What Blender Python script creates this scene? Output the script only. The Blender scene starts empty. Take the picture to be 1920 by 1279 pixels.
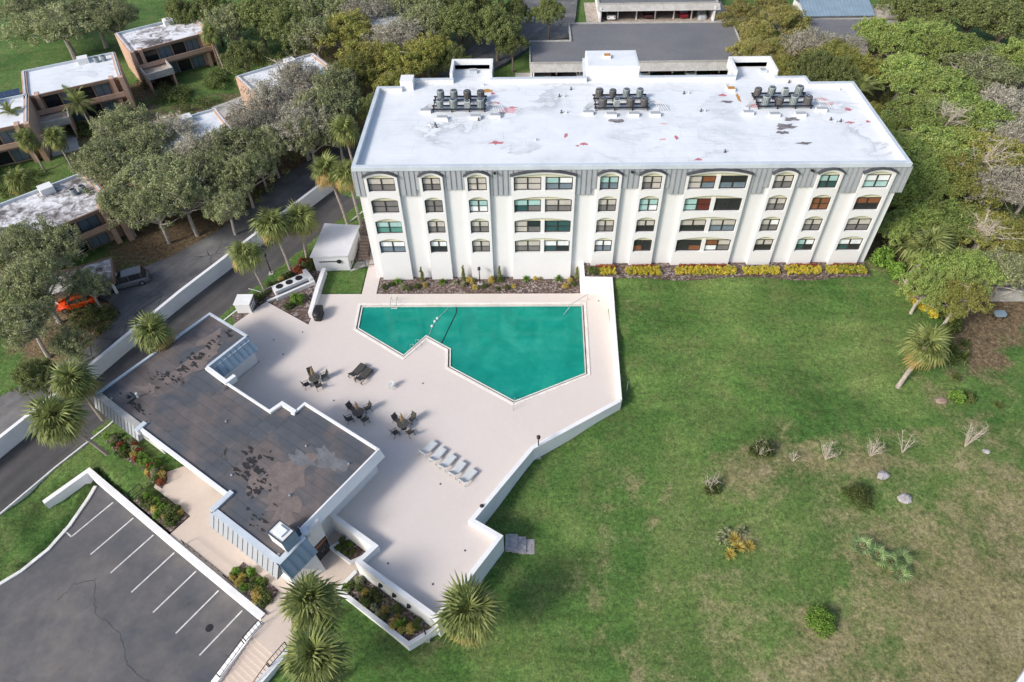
import bpy, math, random
import numpy as np
from mathutils import Vector, Matrix
from mathutils.geometry import tessellate_polygon

# ------------------------------------------------------------------ camera, sky, sun, exposure
S = bpy.context.scene
COL = S.collection
rad = math.radians
cam_d = bpy.data.cameras.new('camera'); cam = bpy.data.objects.new('camera', cam_d); COL.objects.link(cam)
cam_d.sensor_width = 36.0; cam_d.lens = 23.99; cam_d.clip_end = 2000; cam_d.clip_start = 0.5
_p, _y, _r = rad(46.4155), rad(-1.8559), rad(-1.4884)
_f = Vector((math.sin(_y)*math.cos(_p), math.cos(_y)*math.cos(_p), -math.sin(_p)))
_rt = Vector((math.cos(_y), -math.sin(_y), 0)); _u = _rt.cross(_f)
_r2 = _rt*math.cos(_r) + _u*math.sin(_r); _u2 = -_rt*math.sin(_r) + _u*math.cos(_r)
cam.matrix_world = Matrix(((_r2.x, _u2.x, -_f.x, 0), (_r2.y, _u2.y, -_f.y, 0), (_r2.z, _u2.z, -_f.z, 55.0), (0, 0, 0, 1)))
S.camera = cam

SUN_AZ = (-0.82, -0.572)      # horizontal direction towards the sun
SUN_EL = rad(34)
W = bpy.data.worlds.new('World'); S.world = W; W.use_nodes = True
nt = W.node_tree; bg = nt.nodes['Background']
sky = nt.nodes.new('ShaderNodeTexSky'); sky.sky_type = 'NISHITA'; sky.sun_disc = False
sky.sun_elevation = SUN_EL; sky.sun_rotation = math.atan2(SUN_AZ[0], SUN_AZ[1]) % (2*math.pi)
sky.air_density = 1.0; sky.dust_density = 2.5; sky.ozone_density = 1.0
nt.links.new(sky.outputs[0], bg.inputs[0]); bg.inputs[1].default_value = 0.15
sl = bpy.data.lights.new('sun', 'SUN'); sl.energy = 2.6; sl.angle = rad(13.0); sl.color = (1.0, 0.955, 0.90)
so = bpy.data.objects.new('sun', sl); COL.objects.link(so)
so.rotation_euler = Vector((-SUN_AZ[0]*math.cos(SUN_EL), -SUN_AZ[1]*math.cos(SUN_EL), -math.sin(SUN_EL))).to_track_quat('-Z', 'Y').to_euler()
so.location = (-60, -50, 90)
S.view_settings.view_transform = 'Standard'; S.view_settings.look = 'None'
S.view_settings.gamma = 1.0; S.view_settings.use_curve_mapping = False
S.view_settings.exposure = 0.44
S.cycles.max_bounces = 6; S.cycles.transparent_max_bounces = 8

rng = random.Random(7)
nrg = np.random.default_rng(7)

# ------------------------------------------------------------------ helpers
WL = {}
def V3(p): return Vector(p)
def tag(o, label=None, cat=None, group=None, kind=None):
    if label: o['label'] = label
    if cat: o['category'] = cat
    if group: o['group'] = group
    if kind: o['kind'] = kind
    return o
def empty(name, loc=(0, 0, 0), label=None, cat=None, group=None):
    o = bpy.data.objects.new(name, None); COL.objects.link(o)
    o.empty_display_size = 0.2; o.location = loc; WL[o.name] = Vector(loc)
    return tag(o, label, cat, group)
def copy_tree(o, parent=None):
    c = o.copy(); COL.objects.link(c); c.parent = parent
    for ch in o.children: copy_tree(ch, c)
    return c

class MB:
    def __init__(s): s.v = []; s.f = []; s.m = []; s.cm = 0
    def add(s, vs, fs):
        n = len(s.v); s.v += [tuple(p) for p in vs]
        for f in fs: s.f.append(tuple(i+n for i in f)); s.m.append(s.cm)
        return s
    def box(s, x0, x1, y0, y1, z0, z1, M=None):
        vs = [(x0,y0,z0),(x1,y0,z0),(x1,y1,z0),(x0,y1,z0),(x0,y0,z1),(x1,y0,z1),(x1,y1,z1),(x0,y1,z1)]
        if M is not None: vs = [tuple(M @ Vector(p)) for p in vs]
        return s.add(vs, [(3,2,1,0),(4,5,6,7),(0,1,5,4),(1,2,6,5),(2,3,7,6),(3,0,4,7)])
    def bar(s, a, b, w, h=None, up=(0,0,1)):
        a = Vector(a); b = Vector(b); h = h or w
        d = (b-a); L = d.length
        if L < 1e-6: return s
        d /= L; u = Vector(up)
        if abs(d.dot(u)) > .98: u = Vector((1,0,0))
        x = d.cross(u).normalized(); z = x.cross(d)
        vs = []
        for p in (a, b):
            for sx, sz in ((-1,-1),(1,-1),(1,1),(-1,1)): vs.append(tuple(p + x*(sx*w/2) + z*(sz*h/2)))
        return s.add(vs, [(3,2,1,0),(4,5,6,7),(0,1,5,4),(1,2,6,5),(2,3,7,6),(3,0,4,7)])
    def prism(s, poly, z0, z1, bottom=False):
        n = len(poly)
        if area(poly) < 0: poly = poly[::-1]
        vs = [(p[0],p[1],z0) for p in poly] + [(p[0],p[1],z1 if len(p) < 3 else p[2]) for p in poly]
        fs = [tuple(range(n, 2*n))] + [(i, (i+1) % n, n+(i+1) % n, n+i) for i in range(n)]
        if bottom: fs.append(tuple(range(n-1, -1, -1)))
        return s.add(vs, fs)
    def xz(s, poly, y0, y1):
        "polygon in x,z extruded along y"
        n = len(poly)
        if area(poly) < 0: poly = poly[::-1]
        vs = [(p[0], y0, p[1]) for p in poly] + [(p[0], y1, p[1]) for p in poly]
        fs = [tuple(range(n)), tuple(range(2*n-1, n-1, -1))] + [((i+1) % n, i, n+i, n+(i+1) % n) for i in range(n)]
        return s.add(vs, fs)
    def tube(s, path, radii, n=8, cap=True):
        path = [Vector(p) for p in path]; rings = []
        if not hasattr(radii, '__len__'): radii = [radii]*len(path)
        base = len(s.v); prev = None
        for i, p in enumerate(path):
            d = (path[min(i+1, len(path)-1)] - path[max(i-1, 0)]).normalized()
            u = prev if prev is not None else (Vector((0,0,1)) if abs(d.z) < .9 else Vector((1,0,0)))
            x = d.cross(u)
            if x.length < 1e-4: x = d.cross(Vector((0.3,1,0.1)))
            x.normalize(); z = x.cross(d).normalized(); prev = z
            for k in range(n):
                a = 2*math.pi*k/n
                s.v.append(tuple(p + (x*math.cos(a) + z*math.sin(a))*radii[i]))
        for i in range(len(path)-1):
            for k in range(n):
                a = base+i*n+k; b = base+i*n+(k+1) % n
                s.f.append((a, b, b+n, a+n)); s.m.append(s.cm)
        if cap:
            s.f.append(tuple(base+k for k in range(n-1, -1, -1))); s.m.append(s.cm)
            e = base+(len(path)-1)*n
            s.f.append(tuple(e+k for k in range(n))); s.m.append(s.cm)
        return s
    def lathe(s, prof, c=(0,0,0), n=14):
        base = len(s.v)
        for r, z in prof:
            for k in range(n):
                a = 2*math.pi*k/n
                s.v.append((c[0]+r*math.cos(a), c[1]+r*math.sin(a), c[2]+z))
        for i in range(len(prof)-1):
            for k in range(n):
                a = base+i*n+k; b = base+i*n+(k+1) % n
                s.f.append((a, b, b+n, a+n)); s.m.append(s.cm)
        s.f.append(tuple(base+k for k in range(n-1, -1, -1))); s.m.append(s.cm)
        e = base+(len(prof)-1)*n
        s.f.append(tuple(e+k for k in range(n))); s.m.append(s.cm)
        return s
    def wall(s, pts, z0, t, side=0.5, closed=False):
        "pts (x,y,ztop): mitred wall of thickness t; side 0..1 = share of thickness to the left of the path"
        P = [Vector((p[0], p[1])) for p in pts]; n = len(P); Lo = []; Ri = []
        for i in range(n):
            if closed: a, b = P[i-1], P[(i+1) % n]
            else: a, b = (P[i-1] if i else None), (P[i+1] if i < n-1 else None)
            d1 = (P[i]-a).normalized() if a is not None else None
            d2 = (b-P[i]).normalized() if b is not None else None
            d1 = d1 if d1 is not None else d2; d2 = d2 if d2 is not None else d1
            n1 = Vector((-d1.y, d1.x)); n2 = Vector((-d2.y, d2.x)); m = (n1+n2)
            m = m.normalized() if m.length > 1e-5 else n1
            k = 1/max(.35, m.dot(n1))
            Lo.append(P[i]+m*k*t*side); Ri.append(P[i]-m*k*t*(1-side))
        vs = []
        for i in range(n):
            zt = pts[i][2]; zb = z0 if not callable(z0) else z0(*P[i])
            vs += [(Lo[i].x,Lo[i].y,zb),(Ri[i].x,Ri[i].y,zb),(Ri[i].x,Ri[i].y,zt),(Lo[i].x,Lo[i].y,zt)]
        fs = []
        for i in range(n if closed else n-1):
            a = 4*i; b = 4*((i+1) % n)
            fs += [(a+3,a+2,b+2,b+3),(a+1,b+1,b+2,a+2),(b,a,a+3,b+3)]
        if not closed: fs += [(0,1,2,3),(4*n-1,4*n-2,4*n-3,4*n-4)]
        return s.add(vs, fs)
    def build(s, name, mat, parent=None, loc=None, smooth=False, kind=None):
        off = Vector((0,0,0))
        if parent is not None: off = WL.get(parent.name, Vector((0,0,0)))
        elif loc is not None: off = Vector(loc)
        me = bpy.data.meshes.new(name)
        vs = s.v if off.length == 0 else [(p[0]-off.x, p[1]-off.y, p[2]-off.z) for p in s.v]
        me.from_pydata(vs, [], s.f)
        mats = mat if isinstance(mat, (list, tuple)) else [mat]
        for m in mats: me.materials.append(m)
        if len(mats) > 1: me.polygons.foreach_set('material_index', s.m)
        if smooth: me.polygons.foreach_set('use_smooth', [True]*len(me.polygons))
        me.update()
        return link(name, me, parent, loc, kind, off)
def link(name, me, parent=None, loc=None, kind=None, off=None):
    o = bpy.data.objects.new(name, me); COL.objects.link(o)
    if parent is not None: o.parent = parent; WL[o.name] = WL.get(parent.name, Vector((0,0,0)))
    else:
        o.location = loc or (0,0,0); WL[o.name] = Vector(loc or (0,0,0))
    if kind: o['kind'] = kind
    return o
def area(poly):
    return 0.5*sum(poly[i-1][0]*poly[i][1]-poly[i][0]*poly[i-1][1] for i in range(len(poly)))
def inset(poly, t):
    if area(poly) < 0: poly = poly[::-1]
    n = len(poly); out = []
    for i in range(n):
        a, b, c = Vector(poly[i-1][:2]), Vector(poly[i][:2]), Vector(poly[(i+1) % n][:2])
        d1 = (b-a).normalized(); d2 = (c-b).normalized()
        n1 = Vector((-d1.y, d1.x)); n2 = Vector((-d2.y, d2.x)); m = (n1+n2).normalized()
        k = 1/max(.3, m.dot(n1)); q = b+m*k*t; out.append((q.x, q.y))
    return out
def inside(poly, x, y):
    r = False; n = len(poly); j = n-1
    for i in range(n):
        xi, yi = poly[i][0], poly[i][1]; xj, yj = poly[j][0], poly[j][1]
        if (yi > y) != (yj > y) and x < (xj-xi)*(y-yi)/(yj-yi)+xi: r = not r
        j = i
    return r
# clubhouse frame: e1 runs along its long side (right and towards the viewer), e2 across it
E1 = Vector((.829, -.559)); E2 = Vector((.559, .829)); O0 = Vector((-13.8, 35.3))
def uv(u, v): p = O0 + E1*u + E2*v; return (p.x, p.y)
ZL = -1.7                      # level of the entrance walk, one wall height below the deck
def uvL(u, v): p = (O0 + E1*u + E2*v)*1.0309; return (p.x, p.y)
MUV = Matrix(((E1.x, E2.x, 0, O0.x), (E1.y, E2.y, 0, O0.y), (0, 0, 1, 0), (0, 0, 0, 1)))

# ------------------------------------------------------------------ materials
def nodes(name):
    m = bpy.data.materials.new(name); m.use_nodes = True
    n = m.node_tree; return m, n, n.nodes['Principled BSDF']
def nn(n, t, **kw):
    d = n.nodes.new(t)
    for k, v in kw.items(): setattr(d, k, v)
    return d
def noise(n, scale, detail=4, rough=.6, vec=None, dist=0):
    t = nn(n, 'ShaderNodeTexNoise'); t.inputs['Scale'].default_value = scale; t.inputs['Detail'].default_value = detail
    t.inputs['Roughness'].default_value = rough; t.inputs['Distortion'].default_value = dist
    if vec is not None: n.links.new(vec, t.inputs['Vector'])
    return t.outputs['Fac']
def ramp(n, fac, stops):
    r = nn(n, 'ShaderNodeValToRGB'); n.links.new(fac, r.inputs[0]); e = r.color_ramp.elements
    while len(e) < len(stops): e.new(.5)
    for q, (p, c) in zip(e, stops): q.position = p; q.color = c if len(c) == 4 else (*c, 1)
    return r.outputs[0]
def mixc(n, fac, a, b, mode='MIX'):
    m = nn(n, 'ShaderNodeMix'); m.data_type = 'RGBA'; m.blend_type = mode
    for s, x in ((m.inputs['Factor'], fac), (m.inputs['A'], a), (m.inputs['B'], b)):
        if isinstance(x, (int, float)): s.default_value = x
        elif isinstance(x, tuple): s.default_value = x if len(x) == 4 else (*x, 1)
        else: n.links.new(x, s)
    return m.outputs['Result']
def mth(n, op, a, b=None, c=None):
    m = nn(n, 'ShaderNodeMath', operation=op)
    for s, x in zip(m.inputs, (a, b, c)):
        if x is None: continue
        if isinstance(x, (int, float)): s.default_value = x
        else: n.links.new(x, s)
    return m.outputs[0]
def pos(n, world=True, scale=None):
    if world: o = nn(n, 'ShaderNodeNewGeometry').outputs['Position']
    else: o = nn(n, 'ShaderNodeTexCoord').outputs['Object']
    if scale:
        mp = nn(n, 'ShaderNodeMapping'); mp.inputs['Scale'].default_value = scale; n.links.new(o, mp.inputs['Vector']); o = mp.outputs[0]
    return o
def bump(n, b, h, strength=.3, dist=.05):
    k = nn(n, 'ShaderNodeBump'); k.inputs['Strength'].default_value = strength; k.inputs['Distance'].default_value = dist
    n.links.new(h, k.inputs['Height']); n.links.new(k.outputs[0], b.inputs['Normal'])
def plain(name, c, c2=None, scale=1.5, rough=.7, bmp=0, metal=0, fine=None, spec=.4, world=True, fmix=.5):
    m, n, b = nodes(name); b.inputs['Roughness'].default_value = rough; b.inputs['Metallic'].default_value = metal
    b.inputs['Specular IOR Level'].default_value = spec
    c2 = c2 or tuple(x*.82 for x in c)
    p = pos(n, world)
    f = noise(n, scale, 5, .65, p)
    col = ramp(n, f, [(.32, c2), (.62, c)])
    if fine:
        g = noise(n, fine, 3, .7, p); col = mixc(n, fmix, col, ramp(n, g, [(.3, (.35,.35,.35)), (.7, (.68,.68,.68))]), 'OVERLAY')
    n.links.new(col, b.inputs['Base Color'])
    if bmp: bump(n, b, noise(n, fine or scale*8, 4, .7, p), bmp, .03)
    return m
M = {}
M['white'] = plain('white_stucco', (.68,.68,.675), (.645,.645,.64), .25, .8, .0, fine=5, fmix=.08)
M['white_wall'] = plain('white_wall_paint', (.75,.75,.745), (.66,.66,.66), .5, .8, .05, fine=6, fmix=.2)
M['deck'] = plain('pink_concrete', (.61,.55,.505), (.585,.52,.478), .10, .8, .0, fine=2, fmix=.08)
M['walk'] = plain('tan_concrete', (.56,.475,.405), (.52,.435,.37), .2, .8, .0, fine=3, fmix=.1)
M['coping'] = plain('pool_coping', (.74,.70,.65), (.62,.57,.52), .8, .7, .05, fine=8)
M['cream'] = plain('cream_panel', (.62,.60,.43), (.55,.53,.38), .6, .8)
M['tan'] = plain('tan_stucco', (.50,.335,.245), (.40,.26,.19), .5, .85, .1, fine=8)
M['tan_dark'] = plain('dark_tan_trim', (.24,.16,.11), (.18,.12,.09), .6, .8)
M['bronze'] = plain('bronze_frame', (.035,.032,.03), (.025,.023,.022), 2, .5)
M['black'] = plain('black_metal', (.018,.018,.02), (.012,.012,.013), 3, .5)
M['mansard'] = plain('grey_blue_metal', (.355,.375,.395), (.31,.33,.35), .4, .45, spec=.5)
M['mansard_blue'] = plain('blue_grey_metal', (.23,.31,.38), (.19,.26,.32), .5, .45, spec=.5)
M['hood'] = plain('dark_hood_metal', (.07,.075,.085), (.05,.053,.06), 1, .5)
M['trim'] = plain('pale_metal_coping', (.52,.57,.61), (.43,.48,.53), .5, .5)
M['bark'] = plain('bark', (.19,.155,.12), (.10,.08,.065), 3, .95, .6, fine=14, world=False)
M['pale_bark'] = plain('pale_bark', (.42,.38,.33), (.27,.24,.21), 3, .95, .5, fine=14, world=False)
M['palm_bark'] = plain('palm_bark', (.36,.31,.27), (.22,.185,.155), 4, .95, .6, fine=18, world=False)
M['steel'] = plain('steel', (.55,.56,.57), (.45,.46,.47), 2, .3, metal=.8)
M['wood'] = plain('weathered_wood', (.40,.33,.26), (.28,.22,.17), 2, .8)
M['dead'] = plain('dead_twigs', (.50,.44,.36), (.36,.31,.25), 4, .95, world=False)
M['rubber'] = plain('rubber', (.02,.02,.02), (.014,.014,.014), 5, .8)
M['sling'] = plain('dark_sling', (.075,.07,.062), (.055,.052,.047), 4, .7)
M['white_plastic'] = plain('white_plastic', (.56,.575,.575), (.50,.52,.52), 2, .6)
M['umbrella'] = plain('tan_umbrella', (.34,.23,.13), (.25,.17,.09), 3, .9)
M['rock'] = plain('pale_rock', (.42,.40,.40), (.20,.185,.19), 2.2, .9, .8, fine=7)
M['brick'] = plain('brown_stone', (.32,.235,.18), (.2,.15,.12), 2, .9, .5, fine=8)

def pane(name, c, rough, c2=None, spec=.5):
    return plain('pane_'+name, c, c2 or tuple(x*.8 for x in c), 1.2, rough, spec=spec)
PANE = {'c': pane('cream', (.50,.47,.42), .35), 'w': pane('white', (.78,.82,.82), .3), 't': pane('teal', (.36,.56,.53), .2),
        'g': pane('screen', (.17,.165,.16), .5), 'd': pane('dark', (.03,.032,.035), .12), 'k': pane('dark_teal', (.04,.09,.09), .12),
        'u': pane('blue_grey', (.16,.21,.25), .2), 'b': pane('brown', (.22,.09,.045), .3), 'r': pane('red_brown', (.13,.03,.025), .3),
        'T': pane('green_teal', (.09,.27,.22), .2)}

def m_leaf(name, a, b, c, trans=.28, tree_var=.25, clump=.35):
    "leaf colour varies leaf by leaf (a-b), in clumps towards c, and from tree to tree"
    m, n, p = nodes(name); p.inputs['Roughness'].default_value = .6; p.inputs['Specular IOR Level'].default_value = .3
    g = nn(n, 'ShaderNodeNewGeometry'); oi = nn(n, 'ShaderNodeObjectInfo')
    col = mixc(n, g.outputs['Random Per Island'], a, b)
    f = noise(n, clump, 2, .5, g.outputs['Position'])
    col = mixc(n, ramp(n, f, [(.42, (0,0,0)), (.62, (1,1,1))]), col, c)
    v = mth(n, 'MULTIPLY_ADD', oi.outputs['Random'], tree_var*2, 1-tree_var)
    hs = nn(n, 'ShaderNodeHueSaturation'); n.links.new(col, hs.inputs['Color']); n.links.new(v, hs.inputs['Value'])
    n.links.new(hs.outputs[0], p.inputs['Base Color'])
    tr = nn(n, 'ShaderNodeBsdfTranslucent'); n.links.new(hs.outputs[0], tr.inputs[0])
    mx = nn(n, 'ShaderNodeMixShader'); mx.inputs[0].default_value = trans
    n.links.new(p.outputs[0], mx.inputs[1]); n.links.new(tr.outputs[0], mx.inputs[2])
    n.links.new(mx.outputs[0], n.nodes['Material Output'].inputs['Surface'])
    return m
LEAF = {'o': m_leaf('oak_leaf', (.115,.14,.042), (.48,.51,.27), (.29,.315,.155)),
        'm': m_leaf('mossy_leaf', (.20,.19,.125), (.60,.57,.47), (.40,.375,.29)),
        'd': m_leaf('dark_leaf', (.07,.11,.025), (.32,.35,.13), (.19,.22,.075)),
        'g': m_leaf('green_leaf', (.09,.18,.025), (.44,.53,.16), (.29,.35,.10)),
        'y': m_leaf('yellow_green_leaf', (.13,.135,.025), (.46,.43,.12), (.27,.285,.07)),
        'b': m_leaf('bamboo_leaf', (.27,.255,.07), (.48,.42,.17), (.30,.30,.09)),
        'palm': m_leaf('palm_leaf', (.13,.17,.04), (.34,.37,.14), (.22,.25,.08), .3, .15, .9),
        'palmetto': m_leaf('palmetto_leaf', (.11,.19,.06), (.34,.43,.20), (.20,.28,.11), .2, .1),
        'palm_old': m_leaf('old_palm_leaf', (.30,.21,.06), (.45,.33,.12), (.36,.25,.09), .2, .1),
        'shrub': m_leaf('shrub_leaf', (.07,.11,.025), (.16,.19,.06), (.11,.14,.04)),
        'bright': m_leaf('bright_leaf', (.11,.22,.03), (.22,.34,.06), (.15,.26,.045)),
        'yellow': m_leaf('yellow_hedge_leaf', (.50,.39,.03), (.68,.55,.08), (.40,.38,.05), .2, .08, 1.5),
        'red': m_leaf('red_leaf', (.26,.06,.03), (.40,.13,.06), (.3,.1,.04)),
        'pale': m_leaf('pale_leaf', (.26,.29,.15), (.42,.43,.26), (.32,.34,.19)),
        'gold': m_leaf('gold_leaf', (.42,.33,.07), (.58,.46,.15), (.46,.38,.1))}
# ------------------------------------------------------------------ ground materials
def m_lawn():
    m, n, b = nodes('lawn_grass'); b.inputs['Roughness'].default_value = .9; b.inputs['Specular IOR Level'].default_value = .15
    p = pos(n)
    big = noise(n, .09, 4, .6, p); mid = noise(n, .42, 5, .65, p); fine = noise(n, 2.4, 4, .75, p); vf = noise(n, 5.2, 3, .8, p)
    green = ramp(n, big, [(.34, (.045,.105,.024)), (.52, (.080,.146,.038)), (.68, (.128,.186,.056))])
    mow = nn(n, 'ShaderNodeMapping'); mow.inputs['Scale'].default_value = (.10, .75, 1); mow.inputs['Rotation'].default_value = (0, 0, .12); n.links.new(p, mow.inputs['Vector'])
    green = mixc(n, .45, green, ramp(n, noise(n, 1, 4, .6, mow.outputs[0], .6), [(.35, (.36,.36,.36)), (.65, (.64,.64,.64))]), 'OVERLAY')
    green = mixc(n, ramp(n, mid, [(.45, (0,0,0)), (.72, (.55,.55,.55))]), green, (.150,.155,.065))
    rgh = nn(n, 'ShaderNodeAttribute'); rgh.attribute_name = 'rough_grass'
    green = mixc(n, mth(n, 'MULTIPLY', rgh.outputs['Fac'], .55), green, ramp(n, mid, [(.35, (.085,.135,.038)), (.65, (.150,.180,.068))]))
    dry = nn(n, 'ShaderNodeAttribute'); dry.attribute_name = 'dry'
    lit = nn(n, 'ShaderNodeAttribute'); lit.attribute_name = 'litter'
    dm = mth(n, 'ADD', dry.outputs['Fac'], mth(n, 'MULTIPLY', mth(n, 'SUBTRACT', mid, .5), 1.5))
    dm = mth(n, 'ADD', dm, mth(n, 'MULTIPLY', mth(n, 'SUBTRACT', fine, .5), .9))
    brown = ramp(n, mid, [(.3, (.155,.132,.070)), (.55, (.215,.178,.102)), (.75, (.28,.235,.15))])
    col = mixc(n, ramp(n, dm, [(.36, (0,0,0)), (.88, (.82,.82,.82))]), green, brown)
    lm = mth(n, 'ADD', lit.outputs['Fac'], mth(n, 'MULTIPLY', mth(n, 'SUBTRACT', mid, .5), .9))
    litc = ramp(n, fine, [(.3, (.105,.075,.045)), (.5, (.145,.105,.065)), (.7, (.20,.15,.10))])
    col = mixc(n, ramp(n, lm, [(.40, (0,0,0)), (.62, (1,1,1))]), col, litc)
    col = mixc(n, .85, col, ramp(n, fine, [(.28, (.22,.22,.22)), (.72, (.78,.78,.74))]), 'OVERLAY')
    col = mixc(n, .7, col, ramp(n, vf, [(.30, (.18,.18,.18)), (.70, (.82,.82,.80))]), 'OVERLAY')
    n.links.new(col, b.inputs['Base Color'])
    h = mth(n, 'ADD', fine, vf); bump(n, b, h, .6, .10)
    return m
def m_asphalt(name, c, dark, light, crack=0.0, lane=None):
    m, n, b = nodes(name); b.inputs['Roughness'].default_value = .85; b.inputs['Specular IOR Level'].default_value = .3
    p = pos(n)
    f = noise(n, .16, 5, .65, p); g = noise(n, .9, 5, .7, p); vf = noise(n, 12, 3, .7, p)
    col = ramp(n, f, [(.34, dark), (.5, c), (.66, light)])
    col = mixc(n, .5, col, ramp(n, g, [(.3, (.40,.40,.40)), (.7, (.60,.60,.60))]), 'OVERLAY')
    if name == 'parking_asphalt':
        col = mixc(n, ramp(n, noise(n, .8, 5, .7, p), [(.66, (0,0,0)), (.74, (.6,.6,.6))]), col, (.045,.043,.042))
        col = mixc(n, ramp(n, noise(n, 2.2, 3, .6, p), [(.72, (0,0,0)), (.80, (.7,.7,.7))]), col, (.03,.029,.03))
    if lane:
        mp = nn(n, 'ShaderNodeMapping'); mp.inputs['Rotation'].default_value = (0, 0, lane); n.links.new(p, mp.inputs['Vector'])
        mp2 = nn(n, 'ShaderNodeMapping'); mp2.inputs['Scale'].default_value = (.05, .9, 1); n.links.new(mp.outputs[0], mp2.inputs['Vector'])
        st = noise(n, 1, 4, .6, mp2.outputs[0])
        col = mixc(n, .6, col, ramp(n, st, [(.35, (.36,.36,.36)), (.65, (.64,.64,.64))]), 'OVERLAY')
    if crack:
        wv = nn(n, 'ShaderNodeTexNoise'); wv.inputs['Scale'].default_value = .7; n.links.new(p, wv.inputs['Vector'])
        wp = mixc(n, .18, p, wv.outputs['Color'], 'ADD')
        vo = nn(n, 'ShaderNodeTexVoronoi'); vo.feature = 'DISTANCE_TO_EDGE'; vo.inputs['Scale'].default_value = .30
        n.links.new(wp, vo.inputs['Vector'])
        line = ramp(n, vo.outputs['Distance'], [(.004, (1,1,1)), (.012, (0,0,0))])
        msk = ramp(n, noise(n, .12, 2, .5, p), [(.47, (0,0,0)), (.55, (1,1,1))])
        k = mixc(n, 1.0, line, msk, 'MULTIPLY')
        col = mixc(n, k, col, (.018,.018,.02))
    n.links.new(col, b.inputs['Base Color']); bump(n, b, vf, .25, .02)
    return m
def m_mulch():
    m, n, b = nodes('bark_mulch'); b.inputs['Roughness'].default_value = .95
    p = pos(n)
    vo = nn(n, 'ShaderNodeTexVoronoi'); vo.inputs['Scale'].default_value = 5.5; n.links.new(p, vo.inputs['Vector'])
    sp = nn(n, 'ShaderNodeSeparateColor'); n.links.new(vo.outputs['Color'], sp.inputs[0])
    col = ramp(n, sp.outputs[0], [(.15, (.055,.038,.030)), (.45, (.115,.080,.066)), (.75, (.20,.155,.14)), (.95, (.36,.31,.30))])
    col = mixc(n, ramp(n, noise(n, .5, 3, .6, p), [(.4, (0,0,0)), (.6, (.5,.5,.5))]), col, (.10,.062,.042))
    n.links.new(col, b.inputs['Base Color']); bump(n, b, vo.outputs['Distance'], 1.0, .08)
    return m
def m_white_roof():
    m, n, b = nodes('white_roof_membrane'); b.inputs['Roughness'].default_value = .55
    p = pos(n)
    f = noise(n, .22, 5, .65, p, .6); g = noise(n, 1.4, 5, .7, p)
    col = ramp(n, f, [(.25, (.54,.565,.59)), (.42, (.64,.665,.685)), (.62, (.70,.72,.735))])
    col = mixc(n, .35, col, ramp(n, g, [(.25, (.40,.40,.40)), (.6, (.56,.56,.56))]), 'OVERLAY')
    br = nn(n, 'ShaderNodeTexBrick'); br.inputs['Scale'].default_value = 1.0; br.inputs['Brick Width'].default_value = 5.0
    br.inputs['Row Height'].default_value = 1.45; br.inputs['Mortar Size'].default_value = .028; br.inputs['Mortar Smooth'].default_value = .5
    br.inputs['Color1'].default_value = br.inputs['Color2'].default_value = (0,0,0,1); br.inputs['Mortar'].default_value = (1,1,1,1)
    wv = nn(n, 'ShaderNodeTexNoise'); wv.inputs['Scale'].default_value = .5; n.links.new(p, wv.inputs['Vector'])
    n.links.new(mixc(n, .25, p, wv.outputs['Color'], 'ADD'), br.inputs['Vector'])
    msk = ramp(n, noise(n, .16, 3, .6, p), [(.45, (0,0,0)), (.62, (.55,.55,.55))])
    col = mixc(n, mixc(n, 1, br.outputs['Color'], msk, 'MULTIPLY'), col, (.33,.35,.38))
    wv2 = nn(n, 'ShaderNodeTexNoise'); wv2.inputs['Scale'].default_value = .25; wv2.inputs['Detail'].default_value = 6; n.links.new(p, wv2.inputs['Vector'])
    mpx = nn(n, 'ShaderNodeMapping'); mpx.inputs['Scale'].default_value = (.6, 1, 1); n.links.new(p, mpx.inputs['Vector'])
    rd = noise(n, .13, 6, .6, mpx.outputs[0], .3)
    ln = ramp(n, rd, [(.472, (0,0,0)), (.490, (.85,.85,.85)), (.497, (.45,.45,.45)), (.55, (0,0,0))])
    ms2 = ramp(n, noise(n, .12, 4, .6, p), [(.44, (0,0,0)), (.60, (.9,.9,.9))])
    col = mixc(n, mixc(n, 1, ln, ms2, 'MULTIPLY'), col, (.36,.38,.40))
    n.links.new(col, b.inputs['Base Color']); bump(n, b, g, .15, .03)
    return m
def m_dark_roof(name, base, stain, dark):
    m, n, b = nodes(name); b.inputs['Roughness'].default_value = .8
    p = pos(n)
    f = noise(n, .15, 5, .6, p, .2); g = noise(n, .9, 6, .7, p); st = noise(n, .35, 6, .75, p, .3)
    col = ramp(n, f, [(.46, base), (.58, stain), (.68, tuple(x*.75 for x in stain))])
    col = mixc(n, .55, col, ramp(n, g, [(.3, (.38,.38,.38)), (.7, (.62,.62,.62))]), 'OVERLAY')
    col = mixc(n, ramp(n, st, [(.62, (0,0,0)), (.68, (.9,.9,.9))]), col, dark)
    oi = nn(n, 'ShaderNodeObjectInfo'); col = mixc(n, .5, col, ramp(n, oi.outputs['Random'], [(0, (.42,.42,.42)), (1, (.58,.58,.58))]), 'OVERLAY')
    n.links.new(col, b.inputs['Base Color']); bump(n, b, g, .2, .03)
    return m
def m_mottled_white(name):
    m, n, b = nodes(name); b.inputs['Roughness'].default_value = .8
    p = pos(n); f = noise(n, .9, 6, .75, p, .8); g = noise(n, .25, 3, .5, p)
    fg = mth(n, 'ADD', f, mth(n, 'MULTIPLY', mth(n, 'SUBTRACT', g, .5), .8))
    col = ramp(n, fg, [(.36, (.09,.08,.075)), (.46, (.32,.30,.30)), (.60, (.68,.69,.71))])
    n.links.new(col, b.inputs['Base Color'])
    return m
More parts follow.
